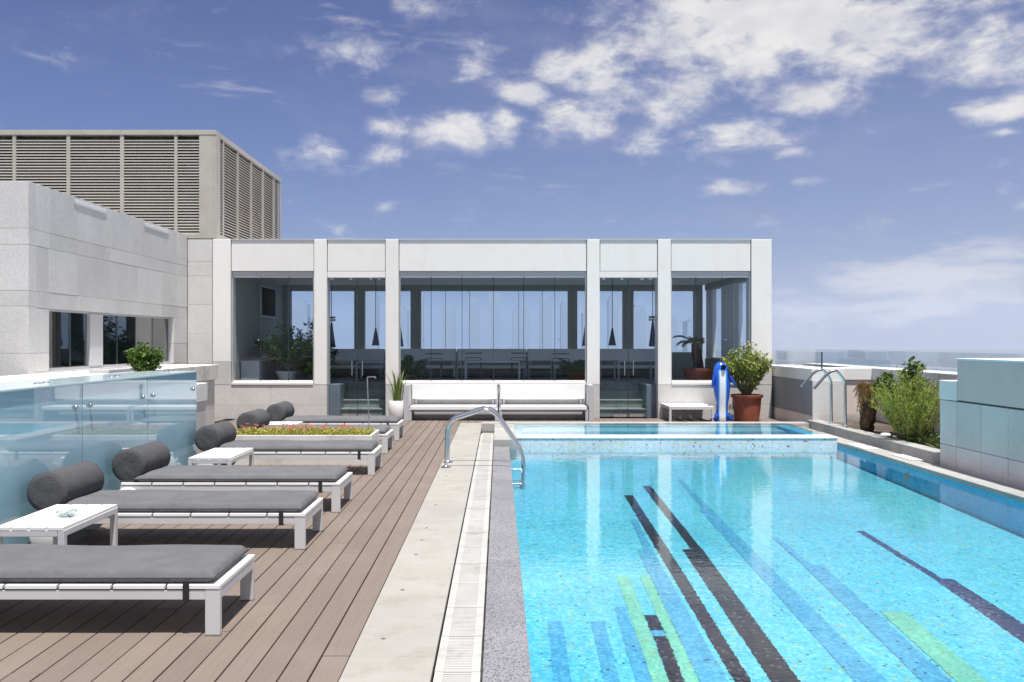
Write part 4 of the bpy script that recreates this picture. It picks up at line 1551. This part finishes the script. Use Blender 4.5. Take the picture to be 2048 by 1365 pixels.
for q in range(700):
    xx, yy = rnd.uniform(5.87, 6.6), rnd.uniform(10.8, 12.6)
    lp.leaf(Vector((xx, yy, .115 + rnd.random() * .12)), Vector((rnd.gauss(0, 1), rnd.gauss(0, 1), abs(rnd.gauss(.6, .5)))), Vector((0, 0, 1)), rnd.uniform(.08, .22), rnd.uniform(.018, .04))
obj('ground_cover_plants', lp, 'leaf_dark', kind='stuff')
# pale stones lying in the planter
rnd = random.Random(9)
for q, (xx, yy, s) in enumerate(((6.0, 13.2, .07), (6.05, 12.95, .05), (5.93, 12.75, .06))):
    mb = MB().lathe((xx, yy, .118), [(0, 0), (s, .004), (s * 1.15, s * .35), (s * .8, s * .75), (0, s * .85)], 9)
    mb.v = [(a + rnd.uniform(-.01, .01), b_ + rnd.uniform(-.01, .01), c) for a, b_, c in mb.v]
    tag(obj('stone', mb, 'ledge_white', loc=(xx, yy, .118), smooth=True),
        ('pale rounded stone in the planter near the palm trunk', 'smaller pale stone in the planter, middle of three', 'pale stone in the planter at the foot of the feathery bush')[q], 'stone', 'pale stones in the planter')

# flower planter between the loungers
fp = thing('flower_planter', 'low pale grey rectangular planter full of flowers between the loungers', 'planter', (-2.55, 11.3, 0))
px0, px1, py0, py1, pz = -3.52, -1.64, 10.95, 11.65, .385
w_ = .035
pm = MB()
pm.box(px0, px1, py0, py0 + w_, 0, pz)
pm.box(px0, px1, py1 - w_, py1, 0, pz)
pm.box(px0, px0 + w_, py0 + w_ + .0005, py1 - w_ - .0005, 0, pz)
pm.box(px1 - w_, px1, py0 + w_ + .0005, py1 - w_ - .0005, 0, pz)
obj('box', pm, 'ledge_white', fp, bevel=.004)
obj('soil', box(px0 + w_ + .001, px1 - w_ - .001, py0 + w_ + .001, py1 - w_ - .001, .05, pz - .03), 'planter_soil', fp)
rnd = random.Random(13)
lf_, pe = MB(), MB()
for q in range(6200):
    xx = rnd.uniform(px0 + .04, px1 - .05)
    yy = rnd.uniform(py0 + .03, py1 - .03)
    z = pz - .03 + .095 * rnd.random() * (.65 + .35 * sin(xx * 9) * sin(yy * 13 + xx * 4))
    lf_.leaf(Vector((xx, yy, z)), Vector((rnd.gauss(0, 1), rnd.gauss(0, 1), abs(rnd.gauss(.7, .6)))), Vector((0, 0, 1)), rnd.uniform(.018, .036), rnd.uniform(.011, .02))
for q in range(95):
    xx = rnd.choice((-3.3, -2.86, -2.45, -2.1, -2.7, -1.95)) + rnd.gauss(0, .10)
    if not px0 + .05 < xx < px1 - .05:
        continue
    yy = rnd.uniform(py0 + .06, py1 - .06)
    z = pz + .055 + rnd.random() * .035
    for s in range(7):
        a = s / 7 * 2 * pi
        pe.leaf(Vector((xx, yy, z)), Vector((cos(a), sin(a), .35)), Vector((0, 0, 1)), .028, .02)
obj('flower_bed', lf_, 'leaf_sedum', kind='stuff')
obj('flower_petals', pe, 'petal', kind='stuff')

# thin steel shower pole standing at the planter
pole = thing('shower_pole', 'thin bent steel pole rising from the end of the flower planter', 'pole', (-1.76, 11.45, .3))
obj('pole', MB().tube(bend([(-1.745, 11.45, .30), (-1.775, 11.45, 1.115), (-1.672, 11.45, 1.118)], .012, 3), .0075, 8), 'steel', pole, smooth=True)
obj('head', MB().tube([(-1.68, 11.45, 1.122), (-1.66, 11.45, 1.10)], [.010, .012], 8), 'steel', pole, smooth=True)

# ================================================================== INFLATABLE DOLPHIN
dc = Vector((4.40, 16.80, 0.0))
toy = thing('inflatable_toy', 'blue inflatable dolphin with white belly standing upright against the pot', 'pool toy', dc)
secs = [(0.0, .10, .07), (.03, .135, .085), (.12, .125, .085), (.25, .105, .085), (.36, .118, .095), (.50, .145, .115), (.66, .165, .13), (.82, .172, .135),
        (.95, .165, .13), (1.05, .145, .115), (1.12, .112, .09), (1.17, .07, .06), (1.19, .02, .02)]
mb = MB()
n_ = 28
vs, fs = [], []
for z, a, b_ in secs:
    sx = .012 * sin(z * 3.0)
    for k in range(n_):
        th = 2 * pi * k / n_
        vs.append((dc.x + sx + a * cos(th), dc.y + b_ * sin(th) + .05 * z, dc.z + z))
for j in range(len(secs) - 1):
    for k in range(n_):
        fs.append((j * n_ + k, j * n_ + (k + 1) % n_, (j + 1) * n_ + (k + 1) % n_, (j + 1) * n_ + k))
fs.append(tuple(range(n_))[::-1])
fs.append(tuple(range((len(secs) - 1) * n_, len(secs) * n_)))
mb.add(vs, fs)
obj('body', mb, 'toy_vinyl', toy, smooth=True)
for sg in (-1, 1):
    root = Vector((dc.x + sg * .145, dc.y - .02, .93))
    tipp = Vector((dc.x + sg * .27, dc.y - .07, .70)) if sg > 0 else Vector((dc.x - .21, dc.y - .08, .68))
    obj('flipper', MB().tube([root, root.lerp(tipp, .35), root.lerp(tipp, .7), tipp], [.036, .036, .026, .008], 10), 'toy_blue', toy, smooth=True)
    root = Vector((dc.x + sg * .09, dc.y - .03, .13))
    tipp = Vector((dc.x + sg * .20, dc.y - .05, .045))
    obj('fluke', MB().tube([root, root.lerp(tipp, .5), tipp], [.055, .055, .03], 10), 'toy_blue', toy, smooth=True)
obj('snout', MB().lathe((dc.x + .02, dc.y - .085, 1.09), [(0, -.05), (.03, -.045), (.045, -.01), (.04, .04)], 16, 'y'), 'black_plastic', toy, smooth=True)

# ================================================================== INSIDE THE PAVILION
for q, (xx, lab) in enumerate(((-4.72, 'white bench inside by the potted tree, against the far glazing'), (-2.88, 'white bench inside behind the first glass door'),
                               (-1.08, 'white bench inside behind the palm on the white pot side'), (.72, 'white bench inside below the middle of the far window'),
                               (2.52, 'white bench inside behind the second glass door'))):
    dup(b1, (xx, 21.30, FLOOR), lab)


def dining_table(label, xx, yy, w_, dp, h):
    t_ = thing('low_table', label, 'table', (xx, yy, FLOOR), 'low metal tables inside the pavilion')
    x0, x1, y0, y1 = xx - w_ / 2, xx + w_ / 2, yy - dp / 2, yy + dp / 2
    obj('table_top', box(x0, x1, y0, y1, FLOOR + h - .03, FLOOR + h), 'white_metal', t_, bevel=.004)
    for a in (x0, x1 - .035):
        for c in (y0, y1 - .035):
            obj('leg', box(a, a + .035, c, c + .035, FLOOR, FLOOR + h - .0305), 'white_metal', t_, bevel=.003)
    return t_


dining_table('low white metal table inside, in the middle of the wide window', -.15, 19.9, 1.28, .7, .44)
dining_table('low white metal table inside, behind the bench joint', 1.75, 20.2, 1.0, .7, .44)
dining_table('low white metal table inside, nearest the first glass door', -2.9, 20.2, .9, .7, .42)
dining_table('low white metal table inside, behind the second glass door', 3.2, 20.0, .9, .7, .46)
for q, (xx, yy) in enumerate(((-1.52, 19.6), (1.42, 19.5), (-.62, 20.6), (.5, 20.6))):
    ch = thing('chair', ('dark slim chair inside, by the palm at the window edge', 'dark slim chair inside, before the second palm', 'dark slim chair at the table inside, on the lamp side',
                         'dark slim chair at the table inside, on the palm side')[q], 'chair', (xx, yy, FLOOR), 'dark chairs inside the pavilion')
    obj('seat', box(xx - .2, xx + .2, yy - .2, yy + .2, FLOOR + .41, FLOOR + .44), 'dark_frame', ch, bevel=.005)
    obj('backrest', MB().box(xx - .2, xx + .2, yy + .18, yy + .195, FLOOR + .60, FLOOR + .625).box(xx - .175, xx + .175, yy + .18, yy + .195, FLOOR + .50, FLOOR + .515), 'dark_frame', ch)
    for a in (-.2, .175):
        for c in (-.2, .175):
            obj('leg', box(xx + a, xx + a + .025, yy + c, yy + c + .025, FLOOR, FLOOR + (.4095 if c < 0 else .499)), 'dark_frame', ch)

bar = thing('bar_unit', 'white bar unit inside at the television end of the pavilion', 'bar unit', (-5.0, 20.2, FLOOR))
obj('worktop', box(-5.56, -3.95, 19.9, 20.5, FLOOR + .51, FLOOR + .555), 'white_paint', bar, bevel=.004)
obj('front_panel', box(-5.15, -3.98, 19.95, 20.0, FLOOR + .27, FLOOR + .5095), 'white_paint', bar)
obj('shelf', box(-5.15, -3.98, 19.95, 20.45, FLOOR + .10, FLOOR + .17), 'white_metal', bar)
obj('side_panel', box(-5.56, -5.16, 18.3, 20.45, FLOOR, FLOOR + .48), 'grey_metal', bar)
tv = thing('television', 'black flat television hung on the end wall inside', 'television', (-5.5, 20.3, 2.2))
obj('frame', box(-5.575, -5.52, 19.75, 21.0, 2.16, 2.90), 'grey_metal', tv, bevel=.005)
obj('screen', box(-5.5195, -5.512, 19.79, 20.96, 2.20, 2.86), 'black_plastic', tv)

# pendant lamps
def pendant(xx, yy, zt, zb, r, lab, band=None):
    t_ = thing('pendant_lamp', lab, 'pendant lamp', (xx, yy, zb), 'cone pendant lamps inside')
    obj('cord', MB().tube([(xx, yy, zt - .01), (xx, yy, CEIL - .011)], .009, 6), 'pendant_paint', t_)
    obj('lamp_shade', MB().lathe((xx, yy, zb), [(r, 0), (.016, zt - zb), (.008, zt - zb + .01)], 24), 'pendant_paint', t_, smooth=True)
    if band:
        obj('collar', box(xx - .09, xx + .09, yy - .05, yy + .05, band, band + .05), 'white_metal', t_, bevel=.006)
        obj('collar', box(xx - .085, xx + .085, yy - .05, yy + .05, band + .065, band + .105), 'pendant_paint', t_, bevel=.006)


for px_, zt, zb, r, band, lab in (
        (751.5, 656, 691, .090, None, 'dark cone pendant lamp behind the first glass door, clear of the column'),
        (1224.5, 656, 691, .090, None, 'dark cone pendant lamp behind the second glass door, beside its hinge column'),
        (1305.5, 640, 693, .095, 637, 'pendant lamp with white collar behind the second glass door, far leaf'),
        (663, 645, 695, .10, 638, 'pendant lamp with collar close to the first door column'),
        (800, 650, 693, .085, None, 'cone pendant lamp half hidden at the edge of the wide window'),
        (1171, 650, 692, .085, None, 'cone pendant lamp at the palm end of the wide window')):
    d = 19.8
    pendant((px_ - 998) / F * d, d, 1.6 + (682 - zt) / F * d, 1.6 + (682 - zb) / F * d, r, lab, None if band is None else 1.6 + (682 - band) / F * d - .05)

# indoor plants
def potted(label_pot, label_plant, c, h, r, matp):
    c = Vector(c)
    t_ = thing('plant_pot', label_pot, 'plant pot', c)
    obj('pot', MB().lathe(c, pot_round(c, h, r * .74, r, .02, .05), 28), matp, t_, smooth=True)
    return c + Vector((0, 0, h - .05))


top = potted('pale grey planter pot inside the window by the television', '', (-4.62, 18.55, FLOOR), .26, .225, 'grey_metal')
tr_ = thing('potted_tree', 'dark leaved potted tree inside the end window', 'potted plant', top)
st, lf_ = shrub_parts(top, 1.15, .62, .45, 22, 70, .10, .05, 51, .95, .2, 1.5)
obj('stem', st, 'stem', tr_)['kind'] = 'stuff'
obj('foliage', lf_, 'leaf_mid', tr_)['kind'] = 'stuff'
t2 = thing('potted_tree', 'second dark indoor tree against the far glazing', 'potted plant', (-4.25, 19.4, FLOOR))
st, lf_ = shrub_parts((-4.25, 19.4, FLOOR), 1.48, .55, .45, 20, 80, .11, .055, 52, .9, .2, 1.6)
obj('stem', st, 'stem', t2)['kind'] = 'stuff'
obj('foliage', lf_, 'leaf_dark', t2)['kind'] = 'stuff'
for q, (xx, yy, lab) in enumerate(((-3.98, 18.5, 'green palm inside at the column of the first door'), (-2.0, 18.75, 'green palm inside behind the spiky plant in the white pot'),
                                   (1.72, 18.75, 'green palm inside at the far corner of the wide window'))):
    if q == 2:
        tt = potted('brown pot of the palm in the wide window corner', '', (xx, yy, FLOOR), .22, .2, 'terracotta')
    else:
        tt = potted(('dark pot of the palm at the first door column', 'dark pot of the palm behind the white pot')[q], '', (xx, yy, FLOOR), .18, .18, 'dark_frame')
    pl = thing('palm', lab, 'palm', tt)
    fm = MB()
    rnd = random.Random(60 + q)
    for s in range(20):
        frond(fm, tt, s * 2.4 + rnd.uniform(-.3, .3), rnd.uniform(.36, .58), rnd.uniform(.25, .62), rnd.uniform(.12, .35), .15, rnd, 22, .013)
    obj('fronds', fm, 'leaf_mid', pl)['kind'] = 'stuff'
# cycad in the big trough
tc = Vector((4.35, 18.55, FLOOR))
tg = thing('plant_trough', 'wide terracotta trough pot inside the window above the blue toy', 'plant pot', tc)
obj('trough', MB().lathe(tc, [(0, 0), (.25, 0), (.28, .02), (.31, .26), (.335, .265), (.34, .32), (.31, .325), (.295, .28), (0, .28)], 32), 'terracotta', tg, smooth=True)
cyc = thing('cycad', 'leaning cycad with stubby trunk and few drooping fronds inside the window', 'cycad', tc + Vector((0, 0, .28)))
tp = [tc + Vector((.02, 0, .26)), tc + Vector((0, 0, .45)), tc + Vector((-.05, 0, .65)), tc + Vector((-.07, 0, .86))]
obj('trunk', MB().tube(tp, [.11, .105, .10, .08], 14), 'bark', cyc, smooth=True)
fm = MB()
rnd = random.Random(77)
for a, L, ri, dr_ in ((2.8, .55, .42, .30), (3.4, .5, .2, .25), (2.4, .34, .12, .2), (.4, .2, .2, .2), (5.2, .22, .25, .2), (1.6, .25, .3, .2), (4.2, .3, .3, .3)):
    frond(fm, tp[-1], a, L, ri, dr_, .13, rnd, 20, .02)
obj('fronds', fm, 'leaf_dark', cyc)['kind'] = 'stuff'

# ================================================================== SKYLINE AND HAZE
rnd = random.Random(4)
spec = [(-560, 70, 60), (-470, 96, 46), (-420, 60, 55), (-300, 118, 36), (-235, 80, 48), (-190, 126, 30), (-120, 88, 40), (-60, 104, 34), (-10, 128, 32),
        (52, 82, 50), (110, 112, 34), (160, 95, 36), (215, 74, 44), (270, 108, 30), (330, 86, 42), (395, 64, 60), (470, 52, 66)]
for q, (xx, h, w_) in enumerate(spec):
    yy = rnd.uniform(3900, 5200)
    xx = xx * yy / 2000
    w_ = w_ * yy / 2000 * .8
    h = h * yy / 2000
    t_ = thing('tower_block', 'pale hazy tower block on the distant skyline seen through the pavilion', 'tower', (xx, yy, -60), 'hazy towers on the skyline')
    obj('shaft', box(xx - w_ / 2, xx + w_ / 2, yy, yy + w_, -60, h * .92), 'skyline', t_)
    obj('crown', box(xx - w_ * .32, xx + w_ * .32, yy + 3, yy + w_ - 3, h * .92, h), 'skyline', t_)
HZ = bpy.data.materials.new('haze_air')
HZ.use_nodes = True
ht = NT(HZ.node_tree)
HZ.node_tree.nodes.clear()
hv = ht.n('ShaderNodeVolumePrincipled', {'Color': (.80, .87, 1.0, 1), 'Density': 0.00008, 'Anisotropy': 0.0})
ho = ht.n('ShaderNodeOutputMaterial')
ht.link(hv.outputs[0], ho.inputs['Volume'])
MATS['haze_air'] = HZ
obj('haze', box(-8990, 8990, -8990, 8990, -61.5, 345), 'haze_air', kind='stuff')
